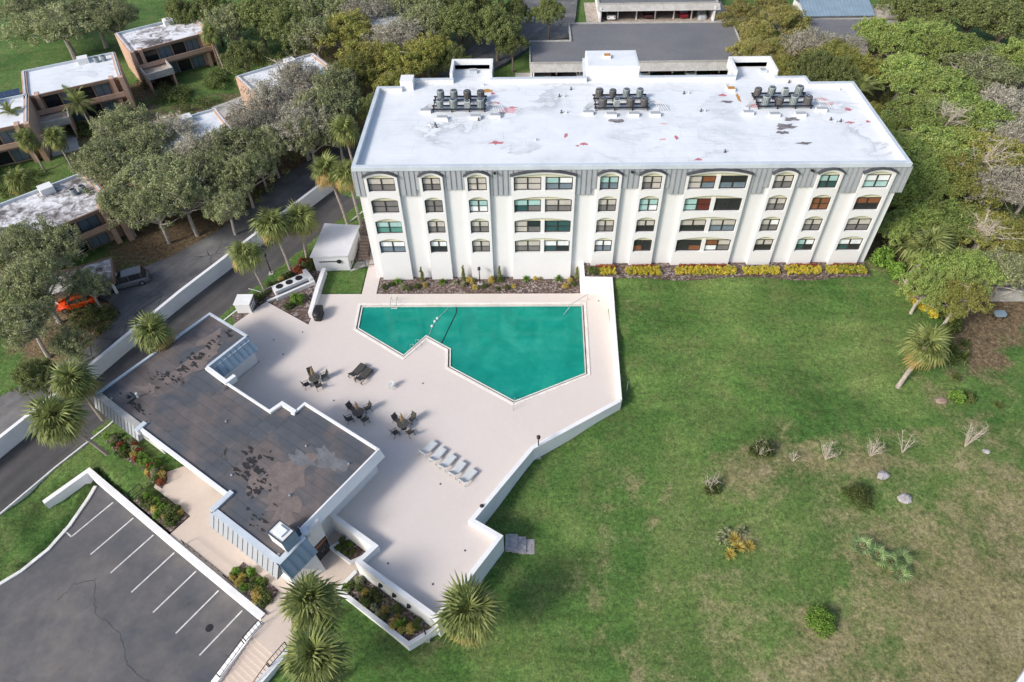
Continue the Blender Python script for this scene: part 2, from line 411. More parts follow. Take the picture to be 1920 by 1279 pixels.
def m_water():
    m, n, b = nodes('green_pool_water'); b.inputs['Roughness'].default_value = .06; b.inputs['IOR'].default_value = 1.33
    p = pos(n); f = noise(n, .30, 5, .65, p, .4); g = noise(n, 2.5, 3, .6, p)
    col = ramp(n, f, [(.32, (.008,.27,.215)), (.52, (.016,.345,.275)), (.70, (.035,.42,.34))])
    n.links.new(col, b.inputs['Base Color']); bump(n, b, g, .05, .03)
    tr = nn(n, 'ShaderNodeBsdfTransparent'); tr.inputs[0].default_value = (.12,.72,.58,1)
    mx = nn(n, 'ShaderNodeMixShader'); mx.inputs[0].default_value = .38
    n.links.new(b.outputs[0], mx.inputs[1]); n.links.new(tr.outputs[0], mx.inputs[2])
    n.links.new(mx.outputs[0], n.nodes['Material Output'].inputs['Surface'])
    return m
M['lawn'] = m_lawn()
M['drive'] = m_asphalt('dark_asphalt', (.075,.072,.071), (.062,.060,.061), (.095,.089,.086), 0, rad(-61))
M['lot'] = m_asphalt('parking_asphalt', (.108,.105,.108), (.074,.079,.091), (.155,.144,.134))
M['old_road'] = m_asphalt('old_asphalt', (.115,.113,.114), (.07,.071,.077), (.18,.175,.17), 1, rad(-62))
M['mulch'] = m_mulch()
M['white_roof'] = m_white_roof()
M['club_roof'] = m_dark_roof('club_roof_felt', (.066,.074,.087), (.125,.104,.098), (.014,.014,.015))
M['carport_roof'] = plain('carport_roof_felt', (.165,.165,.168), (.128,.13,.138), .12, .8, .1, fine=3)
M['mottled'] = m_mottled_white('stained_white_roof')
M['water'] = m_water()
M['plaster'] = plain('pool_plaster', (.20,.50,.42), (.16,.42,.36), .5, .8)
M['gutter'] = plain('pool_gutter', (.30,.27,.22), (.16,.14,.11), 1.5, .8)
M['paint'] = plain('line_paint', (.62,.61,.60), (.40,.39,.385), 2.5, .8)
M['kerb'] = plain('pale_kerb', (.70,.69,.66), (.52,.51,.48), 1.2, .85, .1, fine=6)
M['concrete'] = plain('grey_concrete', (.42,.41,.38), (.31,.30,.28), .8, .9, .1, fine=5)
M['leafy_concrete'] = plain('littered_concrete', (.46,.40,.34), (.28,.22,.17), .9, .9, .1, fine=3)

# ------------------------------------------------------------------ plan of the place (metres, deck level = 0)
DECK = [(-33.7,55.2),(-31.0,58.9),(-25.1,55.0),(-24.75,60.15),(-19.8,60.15),(-19.8,66.5),(-18.05,66.5),(-18.05,60.15),(6.45,60.1),(9.55,60.05),(9.2,43.75),
        uv(10.7,9.9), uv(10.35,.4), uv(13.3,.55), uv(13.25,-7.9), uv(4.95,-7.95), uv(5.15,-6.2), uv(-.6,-6.1), uv(-.4,-.2), uv(-9,-.3), uv(-9,-1.6), uv(-20.6,-2.6), uv(-20.6,3.0), uv(-27.2,3.0), uv(-27.6,5.3)]
POOL = [(-19.62,58.2),(-19.5,54.3),(-13.5,49.92),(-11.34,52.9),(-8.72,51.05),(-8.55,48.45),(-1.35,43.55),(6.40,47.45),(6.62,58.25)]
def dz_road(y):
    t = min(1, max(0, (60-y)/22)); return -1.25*t*t*(3-2*t)
def slope(p, base):
    "road point given at level base, moved down the slope of the road"
    z = base+dz_road(p[1]); k = (55-z)/(55-base); return (p[0]*k, p[1]*k, z)
W1A, W1B = Vector((-53.4, 37.4)), Vector((-28.6, 81.6))
W1D = (W1B-W1A).normalized(); W1N = Vector((-W1D.y, W1D.x))
BLD = [(-18.4,63.1),(39.85,63.1),(39.85,82),(-18.4,82)]
CLUB = [uv(-27.1,-10.2), uv(-7.0,-10.2), uv(-7.0,-12.2), uv(1.0,-12.2), uv(1,-9.2), uv(-.2,-9.2), uv(-.2,0), uv(-9,-.1), uv(-9,-2.4), uv(-21,-2.4), uv(-21,3), uv(-27.1,3)]
CP = np.array([(12,62,2.0),(25,62,2.0),(40,62,2.0),(12,55,1.35),(25,55,1.3),(40,55,1.2),(12,50,.4),(25,49,.4),(40,49,.5),(10,43,-.85),(20,43,-.6),(32,43,-.3),(42,43,0),
    (3,37,-1.35),(12,37,-1.2),(25,37,-.9),(36,37,-.5),(45,37,-.2),(-1,29,-2.05),(8,28,-1.9),(18,28,-1.7),(30,28,-1.1),(42,28,-.7),(-6,20,-2.45),(3,19,-2.3),(14,19,-2.1),(25,19,-1.6),(38,18,-1.2),
    (0,8,-2.6),(20,8,-2.3),(40,8,-1.8),(-10,9,-2.1),(60,40,.3),(60,20,-.6),(60,60,.8),(80,60,1),(50,75,1.3),(60,90,1),(45,90,.8),(70,120,.5),(30,100,.1),(30,130,-.05),(0,110,-.05),(0,135,-.05),(30,150,-.05),(50,130,.2),
    (-15.6,21.2,-1.8),(-12.5,21.2,-2.0),(-9.5,18.2,-2.4),(-13,15,-2.4),(-16,16,-2.4),(-18,12,-3.0),
    (-36,36,-1.75),(-38.5,38,-1.7),(-43.4,41.6,-1.65),(-46.5,36.8,-1.72),(-49.4,31.9,-1.75),(-54,24,-1.8),(-41.5,41.5,-1.6),(-39.5,46,-1.3),(-43.8,37.6,-1.7),(-43.6,34.6,-2.7),(-44.3,35.2,-3.1),(-45.0,34.1,-3.1),(-44.4,33.2,-3.15),(-45.9,32.3,-3.05),(-45.8,31.0,-3.1),(-46.6,35.2,-1.8),(-45.2,37.3,-1.72),(-48,28,-3.0),(-50.5,26.8,-2.6),(-47.6,32.6,-2.0),(-45.6,36.0,-1.75),(-40,36.5,-1.72),(-34,34,-1.75),(-28,62,-.2),(-30,60,-.25),(-25,72,-.35),(-22,70,-.3),(-29,58,-.2),(-35,56,-.45),(-24,76,-.4),(-24,66,-.15),(-30,64,-.3),
    (-60,40,.42),(-56,50,.45),(-52,60,.45),(-48,68,.45),(-42,76,.42),(-36,88,.35),(-60,80,.4),(-80,90,.3),(-60,110,.2),(-90,120,.2),(-30,110,.1),(-40,140,.1),(-20,130,.0)], float)
def height(X, Y):
    X = np.asarray(X, float); Y = np.asarray(Y, float)
    d2 = (X[..., None]-CP[:, 0])**2 + (Y[..., None]-CP[:, 1])**2 + .6
    w = 1/d2**1.6
    z = (w*CP[:, 2]).sum(-1)/w.sum(-1)
    far = np.clip((np.hypot(X, Y-70)-110)/60, 0, 1)
    return z*(1-far)
def road_side(x, y):            # >0: uphill side of the long white wall
    return (Vector((x, y))-W1A).dot(W1N)
LOT = [(-42.7,36.15), uvL(1.4,-15.9), uvL(1.4,-21.3), uvL(6.5,-21.3), (-30,-2), (-75,-6), (-75,16), (-61,18.6),(-51.5,22.1),(-47.0,25.6),(-45.7,26.8),(-44.26,28.9),(-43.4,31.3),(-42.9,34.2),(-42.8,35.6)]
WALK = [uvL(-17.2,-11.9), uvL(-16.2,-10.2), uv(-16,-9.0), uv(-6,-9.0), uv(-.5,-6.2), uv(5.15,-6.2), uvL(5.15,-13.0), uvL(4.95,-17.2), uvL(1.4,-17.2), uvL(1.4,-15.5), uvL(-11.2,-15.5), uvL(-11.2,-13.2), uvL(-16.6,-13.2)]
def ground_z(x, y):
    z = float(height(x, y))
    s = road_side(x, y); a = (Vector((x, y))-W1A).dot(W1D)
    if -30 < a < 52:
        dz = dz_road(y)
        if -8.0 < s <= .6: z = min(z, -.70+dz) if s > -5.5 else z
        elif s > 2.2: z = .40+dz if s < 22 else max(z, .4+dz)
        elif s > .6: z = min(z, -.5+dz)
    return z

def make_ground():
    def axis(lo, f0, f1, hi, step):
        a = [lo*(1) ] ; c = list(np.arange(f0, f1+1e-6, step))
        l = []; x = f0; s = step
        while x > lo: s *= 1.5; x -= s; l.append(max(x, lo))
        r = []; x = f1; s = step
        while x < hi: s *= 1.5; x += s; r.append(min(x, hi))
        return np.array(l[::-1]+c+r)
    xs = axis(-600, -60, 56, 600, .42); ys = axis(-200, 9, 83, 900, .42)
    X, Y = np.meshgrid(xs, ys, indexing='ij'); Z = height(X, Y)
    dry = np.zeros_like(X); lit = np.zeros_like(X)
    # drier, browner ground towards the near right corner; litter under the trees
    g = np.clip(((X-4)*.72 - (Y-33)*.95)/26, 0, 1); dry += .33*g*(X > -2)
    for (x, y, r, k) in [(12.5,57.6,2.2,.5),(16.5,57,1.5,.45),(28.5,53.5,1.6,.4),(24,37.5,3,.45),(19.5,34.5,3,.35),(27.5,37,2,.45),(31,37,2,.4),(33.5,36.5,2.5,.45),(20,36.5,2.5,.45),
                         (8.5,33,2.6,.35),(6.5,30,3,.3),(11,36,3,.3),(18.7,29,1.8,.4),(15,24,3,.3),(24,21,4,.3),(30,30,4,.25),(36,25,6,.45),(40,20,7,.5),(33,17,6,.4),(22,14,6,.35),(10,14,4,.25),(4,22,4,.25),
                         (44,33,6,.4),(41.7,45,2,.4),(41,64,2.5,.6),(42,60,2.5,.5),(10.8,50,1.0,.4),(11,46,1.2,.4),(-7.6,20.2,1.2,.7),(15,40,2,.25),(5,26,3,.25)]:
        dry += k*np.exp(-((X-x)**2+(Y-y)**2)/(r*r))
    path = [(7.6,8),(8.0,13),(8.4,18),(9.4,24),(10.6,28),(11.6,31),(13,34),(15,36.6),(18,37.8),(22,38.4),(28,39.2),(36,40.2),(44,41)]
    for (ax, ay), (bx, by) in zip(path[:-1], path[1:]):
        t = np.clip(((X-ax)*(bx-ax)+(Y-ay)*(by-ay))/((bx-ax)**2+(by-ay)**2), 0, 1)
        d = np.hypot(X-ax-t*(bx-ax), Y-ay-t*(by-ay)); dry = np.maximum(dry, dry+.20*np.exp(-(d/.45)**2))
    dry += .22*((X < -60) & (Y > 92))
    dry -= .35*np.exp(-((X-13)/9)**2-((Y-52)/6)**2) + .3*np.exp(-((X-2)/4)**2-((Y-30)/8)**2) + .3*np.exp(-((X+6)/6)**2-((Y-17)/5)**2)
    for (x, y, r, k) in [(-52,55,8,.9),(-47,72,9,.8),(-40,82,8,.9),(-35,92,9,1),(-28,104,9,1),(-20,112,8,.9),(-45,100,14,.7),(-32,125,14,1),(-12,126,8,.6),(52,62,7,.9),(50,72,9,1),(56,85,14,1),(60,105,16,1),(48,108,9,1),(75,118,18,1),
                         (43.5,68,3,.9),(41.5,74,3,.9),(52,53,5,.45),(47,51,3,.4),(48.5,47.5,3,.4),(44,47,2,.4),(48,62,6,.6),(45,120,10,.7),(-72,95,8,.5),(-60,84,8,.6),(-66,112,5,.9),(-62,98,6,.6),(-52,95,8,.7)]:
        lit += k*np.exp(-((X-x)**2+(Y-y)**2)/(r*r))
    lit = np.clip(lit, 0, 1); lit[(X < -84) & (Y > 118)] = 0
    z2 = Z.copy()
    for i, x in enumerate(xs):
        if not -70 < x < 60: continue
        for j, y in enumerate(ys):
            if not 5 < y < 100: continue
            z = ground_z(x, y); s = road_side(x, y)
            if inside(DECK2, x, y):
                z = -3.6 if (inside(DECKIN, x, y)) else min(z, -.4)
            elif inside(LOT2, x, y) or inside(STAIR, x, y): z = min(z, -3.4 if v_low(x, y) else -1.95)
            elif inside(WALK2, x, y): z = min(z, -2.0)
            if x < -20 and inside(UPR, x, y): z = min(z, .5+dz_road(y)-.35)
            if -18.3 < x < 6.5 and 59.8 < y < 63.6: z = min(z, -.35)
            if 6.3 < x < 40.2 and 60.2 < y < 64: z = min(z, 1.95)
            z2[i, j] = z
    nx, ny = X.shape
    v = np.stack([X.ravel(), Y.ravel(), z2.ravel()], 1)
    idx = np.arange(nx*ny).reshape(nx, ny)
    q = np.stack([idx[:-1, :-1].ravel(), idx[1:, :-1].ravel(), idx[1:, 1:].ravel(), idx[:-1, 1:].ravel()], 1)
    me = np_mesh('ground', v, q)
    rough = np.zeros_like(X)
    RGH = path+[(60,43),(60,0),(7.6,0)]
    for i, x in enumerate(xs):
        if 6 < x < 60:
            for j, y in enumerate(ys):
                if -1 < y < 44 and inside(RGH, x, y): rough[i, j] = 1
    for nm, a in (('dry', dry), ('litter', lit), ('rough_grass', rough)):
        at = me.attributes.new(nm, 'FLOAT', 'POINT'); at.data.foreach_set('value', a.ravel().astype(np.float32))
    me.materials.append(M['lawn']); me.polygons.foreach_set('use_smooth', np.ones(len(q), bool))
    tag(link('ground', me), kind='structure')
def np_mesh(name, v, q):
    me = bpy.data.meshes.new(name); k = q.shape[1]
    me.vertices.add(len(v)); me.vertices.foreach_set('co', np.ascontiguousarray(v, np.float32).ravel())
    me.loops.add(q.size); me.loops.foreach_set('vertex_index', np.ascontiguousarray(q, np.int32).ravel())
    me.polygons.add(len(q)); me.polygons.foreach_set('loop_start', np.arange(0, q.size, k, dtype=np.int32))
    me.update(calc_edges=True); return me
UPE = [(-66,30),(-58.5,39.8),(-54.9,44.0),(-51.3,48.1),(-48.6,51.2),(-47.3,56.5),(-49.5,58.5),(-53.5,60.2),(-52.5,63.6),(-48.0,64.6),(-45.2,66.8),(-41.2,71.4),(-37.9,77.3),(-35.6,84.5),(-31.1,90.8),(-27.1,95.4),(-20,107),(-15.5,117),(-11,127),(-4,141),(2,165)]
UPR = inset([slope(p, .5)[:2] for p in UPE]+[(12,165),(9,132),(-10.5,113.5),(-24.2,88.5),tuple(W1B),tuple(W1A),tuple(W1A-W1D*20)], .15)
def v_low(x, y): return True
DECKIN = inset(DECK, .3); DECK2 = inset(DECK, -.22); LOT2 = inset(LOT, -.45); STAIR = [uvL(1.3,-16.9), uvL(5.1,-16.9), uvL(5.1,-22), uvL(1.3,-22)]; WALK2 = inset(WALK, -.2)
make_ground()

def slab(name, poly, z0, z1, mat, holes=None, kind='structure'):
    m = MB()
    if holes:
        loops = [poly]+holes; flat = [p for l in loops for p in l]
        tr = tessellate_polygon([[Vector((p[0], p[1], 0)) for p in l] for l in loops])
        m.add([(p[0], p[1], z1) for p in flat], [t if area([flat[i] for i in t]) > 0 else t[::-1] for t in tr])
        P = poly if area(poly) > 0 else poly[::-1]; n = len(P)
        m.add([(p[0],p[1],z0) for p in P]+[(p[0],p[1],z1) for p in P], [(i,(i+1) % n,n+(i+1) % n,n+i) for i in range(n)])
    else: m.prism(poly, z0, z1)
    return tag(m.build(name, mat), kind=kind)

# ---- roads
def road_slab(name, P, thick, mat):
    if area(P) < 0: P = P[::-1]
    n = len(P); m = MB(); tr = tessellate_polygon([[Vector((p[0], p[1], 0)) for p in P]])
    m.add(P, [t if area([P[i] for i in t]) > 0 else t[::-1] for t in tr])
    m.add([(p[0],p[1],p[2]-thick) for p in P]+list(P), [(i,(i+1) % n,n+(i+1) % n,n+i) for i in range(n)])
    return tag(m.build(name, mat), kind='structure')
up_edge = UPE
w1n = W1N*.05
lowpts = [tuple(W1A+W1D*t+w1n) for t in (-20,-10,-4,0,4,8,12,16,20,25,30,36,43)]+[(W1B.x+w1n.x, W1B.y+w1n.y),(-24.2,88.5),(-17.5,101),(-10.5,113.5),(-3.5,121.5),(2.0,130),(9.0,132),(12,165)]
road_slab('old_road', [slope(p, .5) for p in up_edge]+[(p[0], p[1], .5+dz_road(p[1])) for p in lowpts[::-1]], 1.4, M['old_road'])
drv = [(-74,-6),tuple(W1A-W1D*24),tuple(W1A-W1D*8),tuple(W1A),tuple(W1A+W1D*8),tuple(W1A+W1D*14),tuple(W1A+W1D*20),tuple(W1A+W1D*26),(-28.65,81.5),(-23.8,88.3),(-17,100.8),(-9.5,112.5),(-4.5,110),(-12,98),(-17.5,88),(-21.9,78.6),(-26.9,70.1),(-31.8,62.3),(-35.3,56.3),(-38.6,50.1),(-40.6,45.5),(-42.6,41.0),(-45.7,36.0),(-48.3,31.2),(-55,20),(-66,-10)]
road_slab('driveway', [((p[0],p[1],-.52+dz_road(p[1])) if i < 11 else slope(p,-.52)) for i, p in enumerate(drv)], .5, M['drive'])
slab('parking_lot', LOT, -4.2, -3.2, M['lot'])
kb = MB(); kb.wall([slope(p,-.40) for p in ((-55,20),(-48.3,31.2),(-45.7,36.0),(-42.6,41.0),(-41.2,44.2))], -2.4, .16); kb.wall([(-36.4,54.4,-.38),(-35.3,56.3,-.38),(-31.8,62.3,-.38),(-26.9,70.1,-.38),(-21.9,78.6,-.38),(-17.5,88,-.38)], -.8, .16)
tag(kb.build('driveway_kerb', M['kerb']), kind='structure')
kb = MB(); kb.wall([(p[0], p[1], -3.06) for p in LOT[6:]], -3.6, .32)
tag(kb.build('parking_kerb', M['kerb']), kind='structure')
pl = MB()
for i in range(7):
    u = -19.6+i*3.05
    a = uvL(u, -16.1 if i else -16.2); b = uvL(u+.02, -20.45)
    pl.bar((a[0],a[1],-3.196), (b[0],b[1],-3.196), .13, .006)
a = uvL(-19.58,-20.45); b = uvL(-20.9,-20.45); pl.bar((a[0],a[1],-3.196), (b[0],b[1],-3.196), .13, .006)
tag(pl.build('parking_line', M['paint']), kind='structure')
for pts in ([(-14,-21.5),(-11.5,-23.2),(-8.2,-23.0),(-5.4,-24.2),(-2.0,-24.0),(1.0,-25.2)],[(-14,-21.5),(-15.2,-22.8),(-15.0,-24.6)],[(-12,-30),(-8,-28.4),(-3,-28.8),(2,-27.6)]):
    ck = MB(); P_ = []
    for a_, b_ in zip(pts[:-1], pts[1:]):
        for t_ in range(9): P_.append((*uvL(a_[0]+(b_[0]-a_[0])*t_/9+rng.uniform(-.13,.13), a_[1]+(b_[1]-a_[1])*t_/9+rng.uniform(-.13,.13)), -3.197))
    for a_, b_ in zip(P_[:-1], P_[1:]): ck.bar(a_, b_, rng.uniform(.012,.04), .006)
    tag(ck.build('pavement_crack', M['black'] if 'black' in M else M['drive']), kind='structure')
mc = uvL(-2.4,-18.6); mh = MB().lathe([(.34,-.02),(.34,.006),(.30,.012)], (mc[0],mc[1],-3.2), 20)
o = mh.build('manhole_cover', M['black'], loc=(mc[0],mc[1],-3.2)); tag(o, 'round dark manhole cover set in the parking asphalt', 'manhole cover')

# ---- deck, walks, beds
slab('pool_deck', DECK, -.7, 0.0, M['deck'], [POOL[::-1]])
slab('entrance_walk', WALK, -2.6, -1.72, M['walk'])
slab('grass_patch', [(-24.6,60.3),(-19.95,60.3),(-19.95,64.3),(-24.9,64.3)], -.5, -.03, M['lawn'])
slab('gate_path', [(-22.0,64.4),(-18.6,66.4),(-18.6,78),(-21.4,78),(-21.4,66.5)], -.8, -.10, M['concrete'])
slab('facade_bed_left', [(-17.95,60.3),(6.3,60.25),(6.3,63.4),(-17.95,63.4)], -.5, .03, M['mulch'])
slab('facade_bed_right', [(6.8,60.55),(39.95,60.7),(40.0,63.5),(6.8,63.5)], .5, 2.12, M['mulch'])
slab('corner_bed', [(-31.2,59.0),(-25.15,55.25),(-24.95,63.9),(-26.3,64.6),(-26.4,67.5),(-28.6,66.6),(-31.6,61.6),(-33.6,57.9)], -.6, -.08, M['mulch'])
slab('road_bed', [(-34.5,56.6),(-33.7,55.4),(-31.2,58.8),(-33.4,57.9)], -.6, -.1, M['mulch'])
slab('side_bed', [(-22.0,66.5),(-20.7,66.5),(-19.2,76),(-22.2,78)], -.6, -.04, M['mulch'])
BED1 = [uvL(-16.9,-15.2), uvL(-11.3,-15.2), uvL(-11.3,-13.25), uvL(-14.6,-13.3), uvL(-15.4,-13.9), uvL(-16.9,-13.9)]
BED2 = [uvL(-3.7,-15.2), uvL(.9,-15.2), uvL(.9,-13.4), uvL(-3.7,-13.4)]
slab('walk_bed_upper', BED1, -2.4, -1.68, M['mulch']); slab('walk_bed_lower', BED2, -2.4, -1.68, M['mulch'])
FB = [uvL(-26.0,-12.6), uvL(-25.2,-11.2), uvL(-17.4,-11.2), uvL(-16.2,-12.0), uvL(-15.8,-12.9), uvL(-17.2,-13.0), uvL(-19.5,-12.6), uvL(-22.5,-13.0)]
slab('flower_bed', FB, -2.4, -1.66, M['mulch'])
slab('planter_soil', [uvL(5.2,-10.4), uvL(12.4,-10.4), uv(12.9,-8.0), uv(5.0,-8.0)], -2.8, -1.5, M['mulch'])
slab('entry_planter_soil', [uvL(1.9,-8.2), uvL(4.0,-8.2), uv(4.0,-6.2), uv(1.6,-6.2)], -2.0, -1.4, M['mulch'])
slab('carport_court', [(-2,108),(40,108),(40,118),(-2,118)], -.5, .03, M['concrete'])
slab('side_lane', [(-58.5,96.5),(-52.0,98.6),(-44.5,109.0),(-45.5,113.0),(-50.5,107.8),(-55.5,103.2),(-60.5,100.0)], -.3, .36, M['concrete'])
slab('back_court', [(12,132),(40.5,132),(40.5,150),(12,150)], -.5, .05, M['leafy_concrete'])

# ---- pool
WP = inset(POOL, .42)
pm = MB(); n = len(WP)
P2 = inset(POOL, .30); GP = POOL if area(POOL) > 0 else POOL[::-1]
pm.add([(p[0],p[1],.0) for p in P2]+[(p[0],p[1],-1.9) for p in P2], [((i+1) % n,i,n+i,n+(i+1) % n) for i in range(n)])
pm.add([(p[0],p[1],-1.9) for p in P2], [tuple(range(n))])
tag(pm.build('pool_basin', M['plaster']), kind='structure')
cp = MB(); OUT = inset(POOL, -.28)
def ring(m, A, B, z):
    k = len(A); m.add([(p[0],p[1],z) for p in A]+[(p[0],p[1],z) for p in B], [(i,(i+1) % k,k+(i+1) % k,k+i) for i in range(k)])
def band(m, A, z0, z1, flip=False):
    k = len(A); m.add([(p[0],p[1],z0) for p in A]+[(p[0],p[1],z1) for p in A], [((i,(i+1) % k,k+(i+1) % k,k+i) if not flip else ((i+1) % k,i,k+i,k+(i+1) % k)) for i in range(k)])
ring(cp, OUT, GP, .06); band(cp, OUT, -.02, .06); band(cp, GP, -.2, .06, True)
tag(cp.build('pool_coping', M['coping']), kind='structure')
gt = MB(); G2 = inset(POOL, .16); ring(gt, GP, G2, -.17); band(gt, G2, -.17, -.04)
tag(gt.build('pool_gutter', M['gutter']), kind='structure')
lp = MB(); ring(lp, G2, P2, -.04); band(lp, P2, -.6, -.04, True)
tag(lp.build('pool_lip', M['coping']), kind='structure')
wm = MB(); wm.add([(p[0],p[1],-.10) for p in inset(POOL, .303)], [tuple(range(n))])
tag(wm.build('pool_water', M['water']), kind='structure')
# ------------------------------------------------------------------ white walls
def wall_thing(name, label, pts, z0, t, side=.5, mat='white_wall', cat='wall', closed=False, cap=None):
    m = MB().wall(pts, z0, t, side, closed)
    p = pts[0]; return tag(m.build(name, M[mat], loc=(p[0], p[1], p[2]-.5)), label, cat)
wall_thing('retaining_wall', 'long white wall running between the two asphalt roads', [(*(W1A-W1D*18),-.05),(*(W1A),.2),(*(W1A+W1D*8),.4),(*(W1A+W1D*16),.85),(*((W1A+W1B)/2),1.35),(*W1B,1.6),(-24.5,88.2,1.3)], -2.6, .42, .5)
wall_thing('deck_wall', 'white stepped wall from the apartment facade along the right edge of the pool deck', [(6.55,63.2,2.35),(6.55,60.25,2.35),(9.75,60.2,2.3),(9.62,55,1.75),(9.5,49,1.05),(9.4,43.6,.5)], -1.6, .42, .5)
pp = lambda u, v, z: (*uv(u, v), z)
ppL = lambda u, v, z: (*uvL(u, v), z)
q = uv(10.5,9.9)
wall_thing('deck_parapet', 'white parapet wall around the near corner of the pool deck', [(9.4,43.55,.5),(*q,.62),pp(10.35,.5,.72),pp(13.35,.6,.8),pp(13.3,-7.95,.9),pp(4.9,-8.0,.95),pp(5.1,-6.2,.95),pp(-.3,-6.15,.95)], -3.4, .42, .5)
wall_thing('planter_wall', 'low white wall boxing the planter at the foot of the deck parapet', [ppL(5.0,-8.6,-1.4),ppL(4.95,-10.6,-1.3),ppL(12.6,-10.65,-1.3),(*uv(13.0,-8.1),-1.3)], -3.6, .34, .5)
wall_thing('entry_planter_wall', 'low white wall around the small planter beside the clubhouse door', [(*uv(1.5,-6.3),-1.25),ppL(1.75,-8.3,-1.25),ppL(4.1,-8.3,-1.25),(*uv(4.1,-6.35),-1.25)], -2.2, .22, .5)
wall_thing('parking_wall', 'angled white retaining wall along the top of the parking lot', [(-46.2,33.1,-1.95),pp(-25.0,-15.45,-1.58),pp(-12,-15.5,-1.58),(*uvL(1.35,-15.6),-1.58)], -4, .5, .5)
wall_thing('stair_wall', 'low white wall on the parking side of the entrance stairs', [ppL(1.55,-16.0,-1.65),ppL(1.55,-17.2,-1.7),ppL(1.55,-21.2,-2.75)], -4, .5, .5)
wall_thing('stair_wall', 'white wall on the lawn side of the entrance stairs', [ppL(4.95,-16.0,-1.6),ppL(4.95,-22.5,-1.65)], -4.4, .5, .5)
wall_thing('boundary_kerb', 'short white kerb at the bottom right corner of the lawn', [(36.6,16.9,-.75),(40.5,20.2,-.75)], -1.8, .35, .5)
wall_thing('grill_wall', 'free-standing white garden wall behind the covered grill', [(-25.0,56.2,.75),(-25.0,60.2,.9),(-24.95,63.9,.95)], -.4, .5, .5)
wall_thing('utility_pad_edge', 'low white kerb around the three round fans in the mulch', [(-30.9,58.9,.12),(-26.2,62.3,.12)], -.4, .25, .5)

# ------------------------------------------------------------------ apartment building
AB = empty('apartment_building', (10.7, 72, 0), 'long white four storey apartment block with grey mansard and white flat roof', 'building')
YW, YP = 63.10, 62.70
ROOFP = [(-18.4,63.12),(39.85,63.12),(39.85,81),(34.6,81),(34.5,82.6),(31.0,82.6),(31.2,87),(26.2,87),(26.0,83.1),(14.2,83.1),(14.2,88.3),(7.5,88.3),(7.4,83.1),(-4.4,83.1),(-4.6,87.2),(-9.5,87.2),(-9.4,83.1),(-14.5,83.1),(-15.6,81),(-18.4,81)]
wl = MB(); BP = [(p[0], max(p[1], YW)) for p in ROOFP]
wl.prism(BP, -1, 14.9)
wl.build('wall', M['white'], AB)
ZB = [4.10, 6.92, 9.76, 12.62]
WH, AR = 1.72, .40
COLS = [(-17.5,-13.9,0,0,'ccgg gggg ttTT wwuu'),(-11.55,-9.02,0,0,'ccgg gggg ccgg wwdd'),(-6.66,-4.05,0,0,'cccc ttww ccgg ccgg'),
        (-1.68,5.22,0,1,'cccc ttkg cdcg ccgg','twuu ccgg kkkk wwkd'),(7.56,10.12,2,0,'ttuu ccgg ccgg wwuu'),(12.06,14.72,2,0,'ccgc tttw ccdd ddbd'),
        (16.98,23.78,2,1,'cbcu trtr ccdd dddb','dduu dddd ccuu bcwg'),(26.0,28.64,2,0,'ccgg ccgg cwgg ccdd'),(30.76,33.38,2,0,'ttkk bbbb ccgg twkd'),(35.48,38.86,2,0,'wwtt bbdd ccgg wwkd')]
def arc(x0, x1, zs, rise, n=12):
    return [(x0+(x1-x0)*i/n, zs+rise*(1-(2*i/n-1)**2)) for i in range(n+1)]
pane_mesh = {}
def pane_obj(w, h, code, win, x, y, z):
    key = (round(w, 3), round(h, 3), code)
    if key not in pane_mesh:
        m = MB().box(-w/2, w/2, -.012, .012, -h/2, h/2)
        me = bpy.data.meshes.new('pane'); me.from_pydata(m.v, [], m.f); me.materials.append(PANE[code]); me.update(); pane_mesh[key] = me
    o = link('pane', pane_mesh[key], win); o.location = Vector((x, y, z)) - WL[win.name]
def window(parent, x0, x1, z0, z1, y, codes):
    m = MB(); t = .085
    m.box(x0, x1, y-.05, y+.05, z0, z0+t); m.box(x0, x1, y-.05, y+.05, z1-t, z1)
    m.box(x0, x0+t, y-.05, y+.05, z0+t, z1-t); m.box(x1-t, x1, y-.05, y+.05, z0+t, z1-t)
    xm = (x0+x1)/2; zm = z0+(z1-z0)*.50
    m.box(xm-.075, xm+.075, y-.05, y+.05, z0+t, z1-t)
    m.box(x0+t, xm-.075, y-.045, y+.045, zm-.04, zm+.04); m.box(xm+.075, x1-t, y-.045, y+.045, zm-.04, zm+.04)
    w = m.build('window', M['bronze'], parent)
    pw = (xm-.075)-(x0+t); hu = z1-t-(zm+.04); hl = (zm-.04)-(z0+t)
    for k, (cx, cz, hh) in enumerate(((x0+t+pw/2, zm+.04+hu/2, hu), (x1-t-pw/2, zm+.04+hu/2, hu), (x0+t+pw/2, z0+t+hl/2, hl), (x1-t-pw/2, z0+t+hl/2, hl))):
        pane_obj(pw, hh, codes[k], w, cx, y+.01, cz)
    return w
